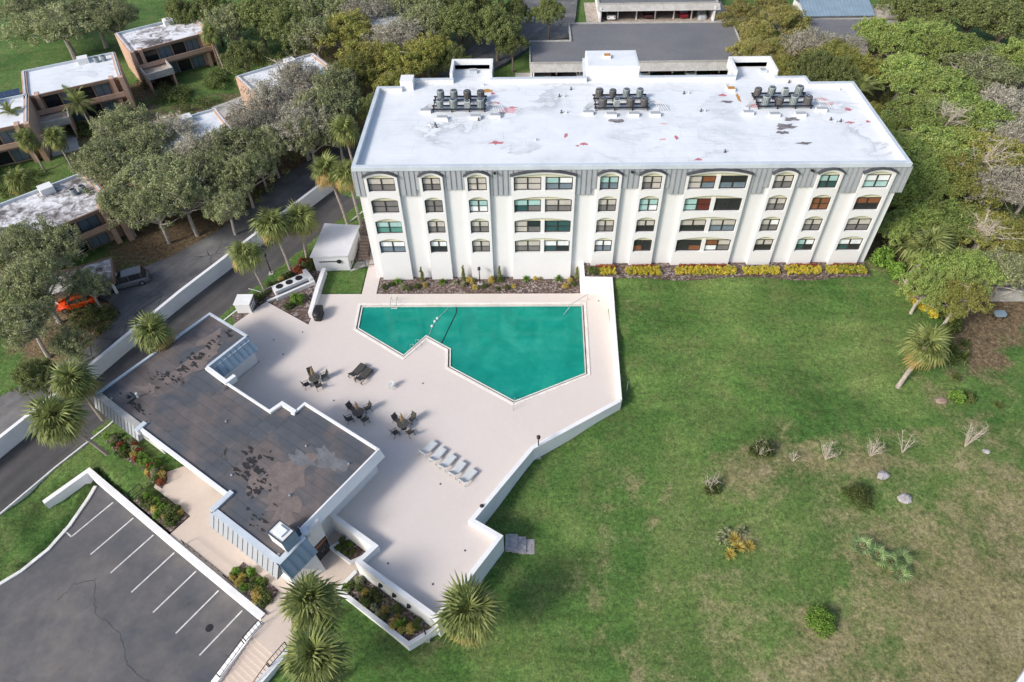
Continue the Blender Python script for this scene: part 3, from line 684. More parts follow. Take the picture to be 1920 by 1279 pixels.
for c in COLS:
    xa, xb, zbase, dbl = c[:4]; pj = .31 if not dbl and xb-xa > 3 else .27
    x0, x1 = xa+pj, xb-pj
    m = MB(); zprev = zbase-.2
    for k, zb in enumerate(ZB):
        zs = zb+WH
        m.box(xa, xb, YP, YW+.02, zprev, zb)
        m.box(xa, x0, YP, YW+.02, zb, zs); m.box(x1, xb, YP, YW+.02, zb, zs)
        if dbl:
            xm = (x0+x1)/2; m.box(xm-.22, xm+.22, YP+.10, YW+.02, zb, zs)
        zt = zs+AR+.02 if k < 3 else None
        a = arc(x0, x1, zs, AR)
        if k < 3: poly = [(xa, zs)] + a + [(xb, zs), (xb, zt), (xa, zt)]
        else: poly = [(xa, zs)] + a + [(xb, zs)] + arc(xa, xb, zs+.22, AR+.14)[::-1]
        m.xz(poly, YP, YW+.02)
        zprev = zt if zt else 0
    m.build('pier', M['white'], AB)
    for k, zb in enumerate(ZB):
        zs = zb+WH
        pn = MB(); a = arc(x0, x1, zs-.12, AR+.1); pn.xz([(x0, zs-.12), (x1, zs-.12)] + a[::-1][1:-1], YP+.27, YP+.33)
        pn.build('arch_panel', M['cream'], AB)
        ztop = zs-.12
        if dbl:
            xm = (x0+x1)/2
            window(AB, x0+.02, xm-.22, zb+.03, ztop, YP+.29, c[4].split()[3-k]); window(AB, xm+.22, x1-.02, zb+.03, ztop, YP+.29, c[5].split()[3-k])
        else: window(AB, x0+.02, x1-.02, zb+.03, ztop, YP+.29, c[4].split()[3-k])
    zs = ZB[3]+WH
    h = MB(); lo = arc(xa-.1, xb+.1, zs+.16, AR+.17); hi = arc(xa-.14, xb+.14, zs+.30, AR+.19)
    h.xz(lo + hi[::-1], YP-.17, YW-.05); h.build('arch_hood', M['hood'], AB)
# mansard: backing then one panel per standing-seam sheet
def mans_y(z): return 62.86 + (z-12)*.014
gaps = [(-18.72,-17.5,12.02),(-13.9,-12.25,12.02),(-12.25,-11.55,12.78),(-9.02,-6.66,12.78),(-4.05,-1.68,12.02),(5.22,6.9,12.02),(6.9,7.56,12.78),(10.12,12.06,12.78),(14.72,15.35,12.78),(15.35,16.98,12.02),(23.78,25.35,12.02),(25.35,26.0,12.78),(28.64,30.76,12.78),(33.38,33.9,12.78),(33.9,35.48,12.02),(38.86,40.35,12.02)]
bk = MB()
MNS = []
for x0, x1, z0 in gaps:
    mg = MB().add([(x0,mans_y(12)+.02,z0),(x1,mans_y(12)+.02,z0),(x1,mans_y(15.2)+.02,15.25),(x0,mans_y(15.2)+.02,15.25)], [(0,1,2,3)])
    mg.add([(x0,mans_y(12)+.02,z0),(x1,mans_y(12)+.02,z0),(x1,YW-.01,z0),(x0,YW-.01,z0)], [(3,2,1,0)])
    MNS.append(((x0+x1)/2, mg.build('mansard', M['mansard'], AB)))
# end returns of the mansard
for sx, xt in ((-18.72, -18.5), (40.35, 40.0)):
    bk.add([(sx,mans_y(12)-.02,12.02),(sx,81.2,12.02),(xt,81.2,15.25),(xt,mans_y(15.2)-.02,15.25)], [(0,1,2,3) if sx > 0 else (3,2,1,0)])
    bk.add([(sx,mans_y(12),12.0),(sx,81.2,12.0),(sx+(.32 if sx < 0 else -.5),81.2,12.0),(sx+(.32 if sx < 0 else -.5),mans_y(12),12.0)], [(0,1,2,3)])
bk.build('mansard_soffit', M['mansard'], AB)
step = .555; k = 0; x = -18.72
allx = np.linspace(-18.72, 40.35, 107)
sheet_mesh = {}
for x0, x1 in zip(allx[:-1], allx[1:]):
    xm = (x0+x1)/2
    zb = None
    for g0, g1, z0 in gaps:
        if g0 <= xm <= g1: zb = z0
    if zb is None:
        for c in COLS:
            if c[0] <= xm <= c[1]:
                t = 2*(xm-c[0])/(c[1]-c[0])-1; zb = ZB[3]+WH+.25+(AR+.15)*(1-t*t)+.02
    if zb is None or zb > 15.1: continue
    m = MB(); y0, y1 = mans_y(zb), mans_y(15.22); w = x1-x0
    m.add([(x0+.012,y0,zb),(x1-.05,y0,zb),(x1-.05,y1,15.22),(x0+.012,y1,15.22)], [(0,1,2,3)])
    m.add([(x1-.05,y0,zb),(x1-.05,y0-.07,zb),(x1-.05,y1-.07,15.22),(x1-.05,y1,15.22),(x1-.012,y0-.07,zb),(x1-.012,y1-.07,15.22),(x1-.012,y0,zb),(x1-.012,y1,15.22)], [(0,1,2,3),(1,4,5,2),(4,6,7,5)])
    m.cm = 1; m.add([(x1-.075,y0-.003,zb),(x1-.05,y0-.003,zb),(x1-.05,y1-.003,15.22),(x1-.075,y1-.003,15.22),(x1-.012,y0-.003,zb),(x1+.012,y0-.003,zb),(x1+.012,y1-.003,15.22),(x1-.012,y1-.003,15.22)], [(0,1,2,3),(4,5,6,7)])  # dark strips flanking the rib: seam shadow put in as colour
    m.build('panel', [M['mansard'], M['hood']], min(MNS, key=lambda q: abs(q[0]-xm))[1])
# parapet coping, roof
pc = MB().wall([(p[0], p[1], 15.62) for p in ROOFP], 14.8, .34, .5, True)
pc.build('parapet', M['white'], AB)
cpg = MB().wall([(p[0], p[1], 15.66) for p in ROOFP], 15.60, .42, .5, True)
cpg.build('parapet_coping', M['trim'], AB)
fs = MB().box(-18.62, 40.12, 62.80, 62.92, 15.18, 15.62); fs.build('fascia', M['trim'], AB)
rf = MB().prism(inset(ROOFP, .1), 14.7, 15.05); RF = rf.build('roof', M['white_roof'], AB)
# roof boxes
rb = MB().box(7.6, 14.1, 83.4, 88.2, 14.9, 16.75); rb.build('penthouse', M['white'], AB)
rb = MB().box(7.75, 13.95, 83.55, 88.05, 16.70, 16.80); rb.build('penthouse_roof', M['white_roof'], AB)
rb = MB().box(-15.7, -14.1, 81.2, 82.9, 14.9, 16.3); rb.build('chimney', M['white'], AB)
for x0, x1, y0, y1 in ((-9.5,-4.5,83.2,87.2), (26.1,31.1,83.2,87.0)):
    rb = MB().wall([(x0,y0,16.25),(x0,y1,16.25),(x1,y1,16.25),(x1,y0,16.25)], 14.9, .34, .5); rb.build('stair_parapet', M['white'], AB)
# stains and torn patches lying on the roof membrane
M['stain_red'] = plain('red_stain', (.50,.20,.22), (.36,.10,.12), 2.5, .8, fine=6)
M['stain_pink'] = plain('pink_stain', (.62,.42,.44), (.60,.30,.32), 2.0, .8, fine=6)
M['stain_dark'] = plain('dark_stain', (.24,.22,.23), (.10,.09,.10), 2.2, .8, fine=7)
M['rust'] = plain('rust_stain', (.50,.27,.06), (.34,.13,.03), 3, .8)
def blotch(x, y, rx, ry, mat, seed, z=15.054, name='roof_stain'):
    r = random.Random(seed); n = 15
    pts = []
    for i in range(n):
        a = 2*math.pi*i/n; k = r.uniform(.45, 1.15)
        pts.append((x+rx*k*math.cos(a), y+ry*k*math.sin(a), z))
    MB().add(pts, [tuple(range(n))]).build(name, M[mat], RF)
for i, (x, y, rx, ry, mt) in enumerate([(-3.4,68.6,.95,.45,'stain_red'),(-2.0,76.0,1.3,.75,'stain_pink'),(-1.6,76.6,.7,.3,'stain_red'),(-3.9,77.8,.9,.35,'stain_red'),(4.4,70.1,.3,.6,'stain_red'),(6.3,68.2,.6,.45,'stain_red'),(5.6,67.8,.25,.2,'stain_red'),
        (16.7,69.4,.3,.55,'stain_red'),(18.4,64.8,.45,.3,'stain_red'),(23.8,79.2,.7,.35,'stain_red'),(24.0,77.5,1.1,.35,'stain_dark'),(35.3,77.9,.9,.5,'stain_pink'),(37.7,75.3,.45,.5,'stain_red'),(36.9,72.3,.6,.25,'stain_red'),(39.0,72.5,.3,.3,'stain_red'),
        (-4.9,80.9,.9,.5,'rust'),(-4.2,80.2,.35,.35,'stain_red'),(15.8,72.4,.5,.15,'stain_pink'),(15.2,69.0,.5,.2,'stain_pink'),(35.8,76.8,.8,.4,'stain_pink'),(25.6,78.4,.22,1.4,'rust'),
        (10.3,73.2,1.2,.5,'stain_dark'),(29.4,71.5,1.3,.8,'stain_dark'),(30.4,73.2,1.1,.5,'stain_dark'),(28.8,70.2,.8,.4,'stain_dark'),(27.0,76.4,1.1,.6,'stain_pink'),(-2.9,75.2,.6,.4,'stain_dark'),(30.5,67.8,1.0,.35,'stain_dark')]):
    blotch(x, y, rx, ry, mt, 40+i, 15.054+.0012*i)

# ------------------------------------------------------------------ rooftop condensers
M['ac_green'] = plain('green_grey_casing', (.26,.30,.30), (.18,.215,.215), 2.5, .6, world=False)
M['ac_dark'] = plain('dark_casing', (.12,.115,.112), (.08,.075,.075), 2.5, .6, world=False)
M['ac_white'] = plain('pale_casing', (.48,.52,.50), (.36,.40,.39), 2.5, .6, world=False)
def condenser(mat, square=False):
    r = empty('air_conditioner', (0,0,0))
    m = MB()
    if square: m.prism([(-.4,-.38),(.4,-.38),(.4,.38),(-.4,.38)], 0, .92)
    else: m.lathe([(.46,0),(.47,.05),(.47,.86),(.44,.92),(.36,.93)], n=16)
    m.build('casing', M[mat], r, smooth=False)
    m = MB().lathe([(.33,.935),(.33,.95),(.30,.95),(.06,.90)], n=16); m.build('fan_well', M['black'], r)
    m = MB()
    for k in range(4):
        a = math.pi*k/4; m.bar((-.36*math.cos(a),-.36*math.sin(a),.965), (.36*math.cos(a),.36*math.sin(a),.965), .025)
    m.lathe([(.1,.955),(.1,.985),(.02,.99)], n=10)
    m.build('grille', M['steel'], r)
    m = MB()
    for k in range(14):
        a = 2*math.pi*k/14
        if square: continue
        m.bar((.475*math.cos(a),.475*math.sin(a),.1), (.475*math.cos(a),.475*math.sin(a),.82), .03)
    if square:
        for k in range(6): m.box(-.36+.13*k, -.33+.13*k, -.405, -.38, .08, .85)
    m.build('louvre', M['black'], r)
    return r
AC = {'g': condenser('ac_green'), 'd': condenser('ac_dark'), 'w': condenser('ac_white', True)}
used = set()
PLACE = ['first', 'middle', 'last']
CNAME = {'g': 'green-grey', 'd': 'dark', 'w': 'pale square'}
CLN = ['left', 'middle', 'right']; CN2 = ['farthest left', 'second from left', 'third from left', 'farthest right']
for ci, (cx, front, back) in enumerate([(-10.4, 'ggwg', 'ggdd'), (8.9, 'dwdd', 'ddgg'), (28.0, 'gdgd', 'dgwg')]):
    y0 = 76.15
    rk = MB()
    for yy in (y0-.55, y0+.35, y0+1.75, y0+2.65): rk.bar((cx-.9,yy,15.42), (cx+5.6,yy,15.42), .12, .16)
    for xx in (-.7, 1.5, 3.6, 5.4):
        for yy in (y0-.55, y0+.35, y0+1.75, y0+2.65): rk.box(cx+xx-.06, cx+xx+.06, yy-.06, yy+.06, 15.05, 15.36)
        rk.bar((cx+xx,y0-.55,15.44), (cx+xx,y0+2.65,15.44), .10, .12)
    tag(rk.build('equipment_rack', M['black'], loc=(cx+2.4,y0+1,15.05)), 'black steel rack under the %s cluster of rooftop air conditioners' % CLN[ci], 'rack', 'rooftop equipment racks')
    for row, s, yy in ((0, front, y0-.1), (1, back, y0+2.2)):
        for k, ch in enumerate(s):
            o = AC[ch] if ch not in used else copy_tree(AC[ch]); used.add(ch)
            o.location = (cx+k*1.62+(.1 if row == 0 else -.15*ci), yy, 15.502); o.rotation_euler.z = rng.uniform(-.1,.1)
            sc = rng.uniform(.84, 1.0) if ch != 'w' else .82; o.scale = (sc, sc, sc*(1.12 if ch == 'g' else 1.0))
            tag(o, '%s air conditioner, %s in the %s row of the %s rooftop cluster' % (CNAME[ch], CN2[k], ('near', 'far')[row], CLN[ci]), 'air conditioner', 'rooftop air conditioners')
    # pipes curling off the racks
    pe = empty('pipe_bundle', (cx+5.8,y0,15.1), 'white pipes curling from the %s cluster of rooftop air conditioners' % CLN[ci], 'pipes', 'rooftop pipe bundles')
    for k in range(5):
        xs = cx+5.6+.1*k; MB().tube([(xs-.3,y0+.6,15.45),(xs+.3,y0+.5+.1*k,15.6),(xs+.8+.15*k,y0+.1,15.5),(xs+1.0+.2*k,y0-.9,15.25)], .035, 6).build('pipe', M['white_plastic'], pe)
        xs = cx-.9; MB().tube([(xs,y0+.2+.2*k,15.4),(xs-.5,y0+.1+.2*k,15.35),(xs-.9-.1*k,y0-.3,15.2),(xs-1.0,y0-.8,15.15)], .03, 6).build('pipe', M['white_plastic'], pe)
for i, (x, y) in enumerate([(-12.0,75.6),(-9.9,73.9),(-6.0,74.1),(-3.7,74.3),(7.2,74.8),(9.9,74.3),(12.5,74.3),(15.0,74.3),(25.8,74.4),(28.7,73.9),(31.7,73.9),(34.4,75.0)]):
    m = MB(); m.box(x-.62, x+.62, y-.28, y+.28, 15.05, 15.42); r = None
    e = empty('pipe_curb', (x, y, 15.05), 'white boxed pipe curb, %s along the %s group of rooftop air conditioners' % (CN2[i % 4], CLN[i//4]), 'roof curb', 'rooftop pipe curbs')
    m.build('box', M['white'], e); MB().box(x-.58, x+.58, y-.24, y+.30, 15.42, 15.46).build('lid', M['mansard'], e)
for i, (x, y, w) in enumerate([(-6.9,86.0,.5),(10.2,86.0,.45),(30.1,85.2,.4),(25.0,80.3,.5)]):
    zr = 16.8 if i == 1 else 15.05
    e = empty('roof_hatch', (x, y, zr), ['grey vent box in the left stair bay of the roof', 'small rusty vent on the raised roof penthouse', 'small grey vent in the right stair bay of the roof', 'rusty vent stub near the right stair bay'][i], 'roof vent')
    MB().box(x-w, x+w, y-.4, y+.4, zr, zr+.35).build('box', M['trim' if i in (0,2) else 'white'], e)
    MB().box(x-w*.8, x+w*.8, y-.3, y+.3, zr+.35, zr+.42).build('lid', M['steel' if i in (0,2) else 'rust'], e)
vp = [(-11.2,72.6),(-10.6,72.6),(-11.0,72.1),(-10.4,72.1),(-9.2,73.4),(-5.6,73.6),(-5.4,82.4),(4.0,79.2),(4.6,79.2),(4.1,75.2),(4.7,75.2),(19.2,79.6),(19.8,79.6),(20.5,75.2),(21.0,75.2),(34.9,72.9),(35.3,72.4),(35.9,72.5),(38.2,80.2),(32.6,82.2),(24.7,81.6),(5.5,81),(1.0,69),(21.5,66.2)]
for i, (x, y) in enumerate(vp):
    m = MB().lathe([(.16,0),(.16,.05),(.09,.06),(.09,.34),(.06,.36)], (x,y,15.05), 10)
    tag(m.build('vent_pipe', M['ac_dark' if i % 2 else 'white_plastic'], loc=(x,y,15.05)), 'short vent pipe standing on the white apartment roof', 'vent pipe', 'vent pipes on the white roof')
for i, (x, z) in enumerate([(-3.4,15.0),(11.1,15.0),(29.9,15.0)]):
    m = MB().box(x-.14, x+.14, 62.45, 62.72, z-.08, z+.08); m.lathe([(.11,0),(.13,.1)], (x+.05,62.40,z-.05), 8)
    tag(m.build('flood_light', M['black'], loc=(x,62.5,z)), 'small black floodlight on the mansard, %s of three' % ['leftmost','middle one','rightmost'][i], 'light', 'mansard floodlights')
# ------------------------------------------------------------------ clubhouse (built in its own u,v frame, then turned into place)
CH = empty('clubhouse', (*uv(-13, -5), 0), 'low white clubhouse with dark stained flat roof beside the pool deck', 'building')
def uvb2(m):
    m.v = [(*[c for c in uvL(p[0], p[1])], p[2]) for p in m.v]; return m
def uvb(m): m.v = [tuple(MUV @ Vector(p)) for p in m.v]; return m
RZ = 3.55
m = MB().prism([(-26.9,-10.0),(-20.4,-10.0),(-20.4,-9.2),(-7.0,-9.2),(-7.0,-12.15),(.7,-12.15),(.7,-7.8),(-.3,-7.8),(-.25,-.15),(-9.0,-.15),(-9.0,-1.5),(-10.8,-1.5),(-10.8,-2.7),(-20.7,-2.7),(-20.7,2.9),(-26.9,2.9)], -2.6, RZ-.2)
uvb(m).build('wall', M['white'], CH)
RP = [(-27.4,3.2),(-21.1,3.2),(-21.1,-2.35),(-11.1,-2.35),(-11.1,-1.1),(-9.3,-1.1),(-9.3,.2),(.15,.2),(.15,-9.5),(1.15,-9.5),(1.15,-12.5),(-7.3,-12.5),(-7.3,-10.6),(-27.4,-10.6)]
m = MB().prism(RP, RZ-.35, RZ-.075, True); CR = uvb(m).build('roof', M['hood'], CH)
# felt sheets, each a strip of its own along the building
rects = [(-27.2,-21.25,-10.4,3.0),(-21.25,-11.2,-10.4,-2.5),(-11.2,-9.4,-10.4,-1.3),(-9.4,0.0,-10.4,.05),(-7.15,1.0,-12.3,-10.4)]
for (u0, u1, v0, v1) in rects:
    nsh = max(1, round((v1-v0)/.98)); dv = (v1-v0)/nsh
    for k in range(nsh):
        h = RZ-.058+.004*((k*7) % 3)
        m = MB().box(u0+.008, u1-.008, v0+k*dv+.014, v0+(k+1)*dv-.006, RZ-.07, h)
        uvb(m).build('felt_sheet', M['club_roof'], CR)
# white parapet copings (with the weathered ones on the road side)
def cop(pts, mat, w=.34, z=RZ+.22, name='parapet', z0=RZ-.5):
    m = MB().wall([(p[0], p[1], z) for p in pts], z0, w, .5); uvb(m).build(name, M[mat], CH)
cop([(-21.0,-2.2),(-17.8,-2.35),(-17.75,-1.3)], 'white_wall', .42)
cop([(-17.6,-2.4),(-11.2,-2.4)], 'white_wall', .22, RZ+.12); cop([(-11.3,-2.5),(-11.1,-1.1),(-9.4,-1.1),(-9.3,-1.4)], 'white_wall', .38)
cop([(-9.3,-1.0),(-9.3,.15),(.1,.15)], 'white_wall', .24, RZ+.14)
cop([(.2,.3),(.2,-9.3)], 'white_wall', .16, RZ+.10); 
cop([(-27.3,-10.5),(-27.3,3.1),(-21.2,3.1)], 'trim', .26, RZ+.10); cop([(-21.2,3.0),(-21.1,-2.1)], 'trim', .3, RZ+.12)
cop([(-7.2,-10.6),(-20.3,-10.6)], 'white_wall', .30, RZ+.10); cop([(-20.1,-11.0),(-20.2,-9.9)], 'trim', .5, RZ+.14); cop([(-7.3,-12.4),(-7.35,-10.2)], 'trim', .5, RZ+.16)
cop([(-27.3,-10.45),(-20.4,-10.5)], 'concrete', .62, RZ+.06); cop([(-7.1,-12.3),(.9,-12.3)], 'trim', .58, RZ+.06); cop([(.95,-12.45),(.95,-9.6)], 'trim', .5, RZ+.08); cop([(.2,-9.1),(1.0,-9.4)], 'trim', .55, RZ+.12)
# fascia of the gable facing the deck and its flared white band
m = MB().add([(.28,.3,RZ+.1),(.28,-9.3,RZ+.1),(.75,-9.3,RZ-.75),(.75,.3,RZ-.75),(-.2,.3,RZ-1.0),(-.2,-9.3,RZ-1.0)], [(1,0,3,2),(2,3,4,5)])
m.add([(.28,.3,RZ+.1),(.75,.3,RZ-.75),(-.2,.3,RZ-1.0),(-.2,.3,RZ+.1)], [(0,3,2,1)]); m.add([(.28,-9.3,RZ+.1),(.75,-9.3,RZ-.75),(-.2,-9.3,RZ-1.0),(-.2,-9.3,RZ+.1)], [(0,1,2,3)])
uvb(m).build('gable_fascia', M['white_wall'], CH)
def mans(p0, p1, out, z0, mat, spacing=.62, lip=.0, name='mansard'):
    "sloping metal skirt from roof edge p0-p1 flaring outward; one panel object per sheet"
    a = Vector((*p0, RZ+.06)); b = Vector((*p1, RZ+.06)); o = Vector((*out, z0-RZ-.06)); L = (b-a).length; d = (b-a)/L
    inn = Vector((-out[0], -out[1], 0)).normalized()*.05
    m = MB().add([a+inn-Vector((0,0,.03)), b+inn-Vector((0,0,.03)), b+o+inn, a+o+inn, b-Vector((0,0,1.3)), a-Vector((0,0,1.3))], [(0,1,2,3),(3,2,4,5),(0,3,5),(1,4,2)])
    par = uvb(m).build(name, M[mat], CH)
    n = max(2, round(L/spacing)); w = L/n; nrm = d.cross(o).normalized()
    if nrm.z < 0: nrm = -nrm
    for k in range(n):
        s = a+d*(w*k+.012); e = a+d*(w*(k+1)-.05); e2 = a+d*(w*(k+1)-.012); q = nrm*.06
        mm = MB().add([s, e, e+o, s+o], [(0,1,2,3)])
        mm.add([e, e+q, e2+q, e2, e+o, e+o+q, e2+o+q, e2+o], [(0,1,5,4),(1,2,6,5),(2,3,7,6),(4,5,6,7)])
        uvb(mm).build('panel', M[mat], par)
mans((-21.0,3.1), (-20.95,-2.1), (1.15,0), 2.35, 'mansard_blue', .66)
mans((1.15,-9.6), (1.15,-12.5), (1.0,0), 2.2, 'mansard_blue', .72)
mans((-7.4,-12.55), (1.2,-12.55), (0,-.62), 2.2, 'mansard', .60)
mans((-27.4,-10.75), (-20.1,-10.75), (0,-.55), 2.2, 'mansard', .56)
mans((-20.1,-10.7), (-20.1,-9.6), (.75,0), 2.4, 'mansard', .6)
# skylight box, roof drain plate, doors, windows, wall lamps
e = MB().box(-1.0, .72, -11.35, -10.05, RZ-.1, RZ+1.35); SK = uvb(e).build('skylight', M['white'], CH)
uvb(MB().wall([(-1.0,-11.35,RZ+1.42),(.72,-11.35,RZ+1.42),(.72,-10.05,RZ+1.42),(-1.0,-10.05,RZ+1.42)], RZ+1.35, .1, .5, True)).build('frame', M['hood'], SK)
uvb(MB().box(-.62, .3, -11.05, -10.35, RZ+1.38, RZ+1.52)).build('pane', PANE['w'], SK)
uvb(MB().add([(.74,-11.4,RZ+1.4),(.74,-10.0,RZ+1.4),(1.05,-10.0,RZ+.2),(1.05,-11.4,RZ+.2)], [(3,2,1,0)])).build('flashing', M['mansard_blue'], SK)
uvb(MB().box(-24.9, -23.7, -9.5, -8.6, RZ-.05, RZ+.12)).build('roof_hatch', M['hood'], CH)
uvb(MB().lathe([(.16,0),(.16,.25),(.1,.28)], (-24.2,-9.0,RZ+.1), 10)).build('roof_vent', M['black'], CH)
uvb(MB().lathe([(.1,0),(.1,.55),(.12,.6)], (-23.6,-8.4,RZ-.05), 10)).build('vent_pipe', M['white_plastic'], CH)
for (a, b) in ((-5.6,-3.2),(-1.0,-2.4),(-3.0,-7.6),(.4,-11.9),(-25.6,-10.0),(-8.8,-9.1),(-14,-5.5)):
    uvb(MB().lathe([(.12,0),(.12,.06),(.05,.07),(.05,.22)], (a,b,RZ-.05), 8)).build('vent_pipe', M['steel'], CH)
uvb(MB().add([(.72,-12.1,2.3),(.72,-9.5,2.3),(.72,-12.1,-1.9),(1.85,-9.55,-1.9),(.72,-9.5,-1.9)], [(0,2,3),(0,3,1),(1,3,4)])).build('splayed_wall', M['white'], CH)
M['stain_black'] = plain('black_stain', (.016,.016,.017), (.03,.028,.027), 2, .7)
M['stain_brown'] = plain('brown_stain', (.175,.14,.128), (.13,.108,.102), 1.2, .85, fine=5)
M['stain_grey'] = plain('grey_stain', (.15,.155,.165), (.11,.113,.122), 1.2, .85, fine=5)
def club_blotch(u, v, ru, rv, mat, seed, i):
    r = random.Random(seed); n = 21; P = []
    for k in range(n):
        a = 2*math.pi*k/n; q = (r.uniform(.55, 1.1)+.2*math.sin(3*a+seed)) ; P.append((u+ru*q*math.cos(a), v+rv*q*math.sin(a), RZ-.044+.0006*i))
    uvb(MB().add(P, [tuple(range(n))])).build('roof_stain', M[mat], CR)
cb = [(-22.8,-2.4,1.2,4.2,'stain_brown'),(-24.2,.6,.9,1.6,'stain_brown'),(-4.6,-6.2,2.0,2.6,'stain_brown'),(-2.6,-8.6,2.4,1.6,'stain_brown'),(-6.2,-8.4,1.4,1.2,'stain_brown'),(-2.6,-3.0,2.0,1.0,'stain_grey'),(-5.0,-4.4,1.6,.7,'stain_grey'),(-23.6,-7.2,1.6,.7,'stain_brown')]
rb_ = random.Random(5)
for (u, v, n_, su, sv, s) in ((-23.2,-2.6,44,.45,2.1,.24),(-8.0,-7.4,34,.8,.9,.26),(-5.8,-8.6,18,.7,.7,.22),(-22.6,-9.2,18,1.4,.22,.18),(-22.4,-5.2,16,.5,.7,.18),(-9.6,-6.4,6,.2,.2,.16),(-3.4,-10.8,14,.9,.4,.16),(-24.5,-5.6,8,.4,.6,.14)):
    for k in range(n_): cb.append((rb_.gauss(u,su), rb_.gauss(v,sv), s*rb_.uniform(.4,2.2), s*rb_.uniform(.3,.9), 'stain_black'))
for i, (u, v, a, b, mt) in enumerate(cb): club_blotch(u, v, a, b, mt, 900+i, i % 40)
d = MB().box(.69, .76, -9.4, -7.85, -1.72, .65); DR = uvb(d).build('door', M['bronze'], CH)
for k in range(2): uvb(MB().box(.75, .79, -9.3+k*.75, -8.65+k*.75, -1.6, .1)).build('pane', PANE['d'], DR)
uvb(MB().box(.75, .79, -9.3, -7.95, .18, .58)).build('pane', PANE['b'], DR)
uvb(MB().bar((.84,-8.72,-.8),(.84,-8.72,-.4),.04).bar((.84,-8.52,-.8),(.84,-8.52,-.4),.04)).build('handle', M['steel'], DR)
for (u0, u1) in ((-13.5,-11.6),(-18.6,-16.4)):
    w = uvb(MB().box(u0, u1, -9.26, -9.18, -1.7, .6)).build('door' if u0 > -14 else 'window', M['bronze'], CH)
    for k in range(2): uvb(MB().box(u0+.1+k*(u1-u0)/2, u0+(u1-u0)/2-.06+k*(u1-u0)/2, -9.29, -9.25, -1.58, .45)).build('pane', PANE['d' if u0 > -14 else 'r'], w)
for (u, v) in ((-1.2,-2.0),):
    pass
for (v) in (-10.4,-11.5): uvb(MB().box(.72, .95 if v < -11 else 1.15, v-.13, v+.13, .55, .85)).build('wall_lamp', M['black'], CH)
for u in (-24.6,-23.2,-21.8): uvb(MB().box(u-.1, u+.1, -10.2, -9.98, 1.7, 1.95)).build('wall_lamp', M['black'], CH)
uvb(MB().box(-20.3, -7.3, -10.55, -9.1, RZ-.4, RZ-.36)).build('porch_ceiling', M['white'], CH)

# ------------------------------------------------------------------ small pump house, stairs and gate by the facade
PH = empty('pump_house', (-24, 67, 0), 'small white flat-roofed pump house left of the apartment block', 'shed')
ph = [(-26.2,64.5),(-22.0,64.75),(-21.6,70.4),(-25.8,70.8)]
MB().prism(ph, -.5, 2.2).build('wall', M['white'], PH)
MB().prism(inset(ph, -.22), 2.2, 2.36, True).build('roof', plain('grey_white_roof', (.60,.60,.62), (.52,.52,.54), .6, .8), PH)
MB().lathe([(.26,0),(.26,.08),(.15,.1)], (0,0,0), 16)
lm = MB().lathe([(.28,0),(.28,.1),(.12,.12)], (0,0,0), 16); lm.v = [(-23.1+p[0], 64.62-p[2], 1.35+p[1]) for p in lm.v]; lm.build('round_vent', M['black'], PH)
sg = MB()
for k in range(11): sg.box(-25.5+k*.2, -25.38+k*.2, 64.46+.012*k, 64.54+.012*k, 1.28, 1.42)
sg.build('vent_slot', M['hood'], PH)
st = empty('garden_stairs', (-21, 67, 0), 'brown garden steps climbing beside the pump house', 'stairs')
for k in range(8):
    y = 66.6+k*.42; MB().box(-21.35, -20.0, y, y+.44, -.6, .0+.16*k).build('step', M['brick'], st)
def railing(name, label, pts, h, cat='railing', mat='black', spacing=.16, w=.04):
    e = empty(name, pts[0], label, cat)
    t = MB(); b = MB()
    for (p, q) in zip(pts[:-1], pts[1:]):
        P = Vector(p); Q = Vector(q); up = Vector((0,0,h))
        t.bar(P+up, Q+up, .05); b.bar(P+Vector((0,0,.1)), Q+Vector((0,0,.1)), .04)
        n = max(1, int((Q-P).length/spacing)); 
        for k in range(n+1):
            c = P.lerp(Q, k/n); big = k in (0, n)
            MB().bar(c, c+up*(1.0), .06 if big else .022).build('post' if big else 'baluster', M[mat], e)
    t.build('top_rail', M[mat], e); b.build('bottom_rail', M[mat], e)
    return e
railing('gate', 'dark metal gate across the path beside the apartment block', [(-21.7,64.9,-.05),(-20.0,64.9,-.05)], 1.2, 'gate')
railing('gate', 'brown metal gate against the left corner of the apartment facade', [(-19.75,65.5,0),(-18.45,65.5,0)], 1.25, 'gate', 'tan_dark')
railing('railing', 'dark handrail beside the brown garden steps', [(-19.85,66.5,.0),(-19.85,69.6,1.1)], .9)

# ------------------------------------------------------------------ entrance stairs
SS = empty('entrance_stairs', (*uvL(3.2,-19), -3.2), 'pale concrete entrance stairs going down to the parking lot', 'stairs')
for k in range(10):
    v1 = -17.2-.40*k; z = -1.72-.148*(k+1)
    uvb2(MB().box(1.8, 4.7, v1-.40, v1, -4.3, z)).build('step', M['walk'], SS)
R1 = [(*uv(1.75,-16.05),.05),(*uv(1.75,-17.6),.05)]; R2 = [(*uv(1.75,-17.7),.0),(*uv(1.75,-19.4),-.55)]
railing('railing', 'short black railing at the top of the stairs, parking side', [(*uvL(1.72,-16.1),-1.66),(*uvL(1.72,-17.7),-1.72)], .95, spacing=.28)
railing('railing', 'sloping black handrail down the stairs, parking side', [(*uvL(1.72,-17.9),-1.75),(*uvL(1.72,-20.6),-2.6)], .9, spacing=.45)
railing('railing', 'short black railing at the top of the stairs, lawn side', [(*uvL(4.75,-16.1),-1.66),(*uvL(4.75,-17.9),-1.7)], .95, spacing=.28)
railing('railing', 'sloping black handrail down the stairs, lawn side', [(*uvL(4.75,-18.0),-1.75),(*uvL(4.75,-21.2),-2.75)], .9, spacing=.32)
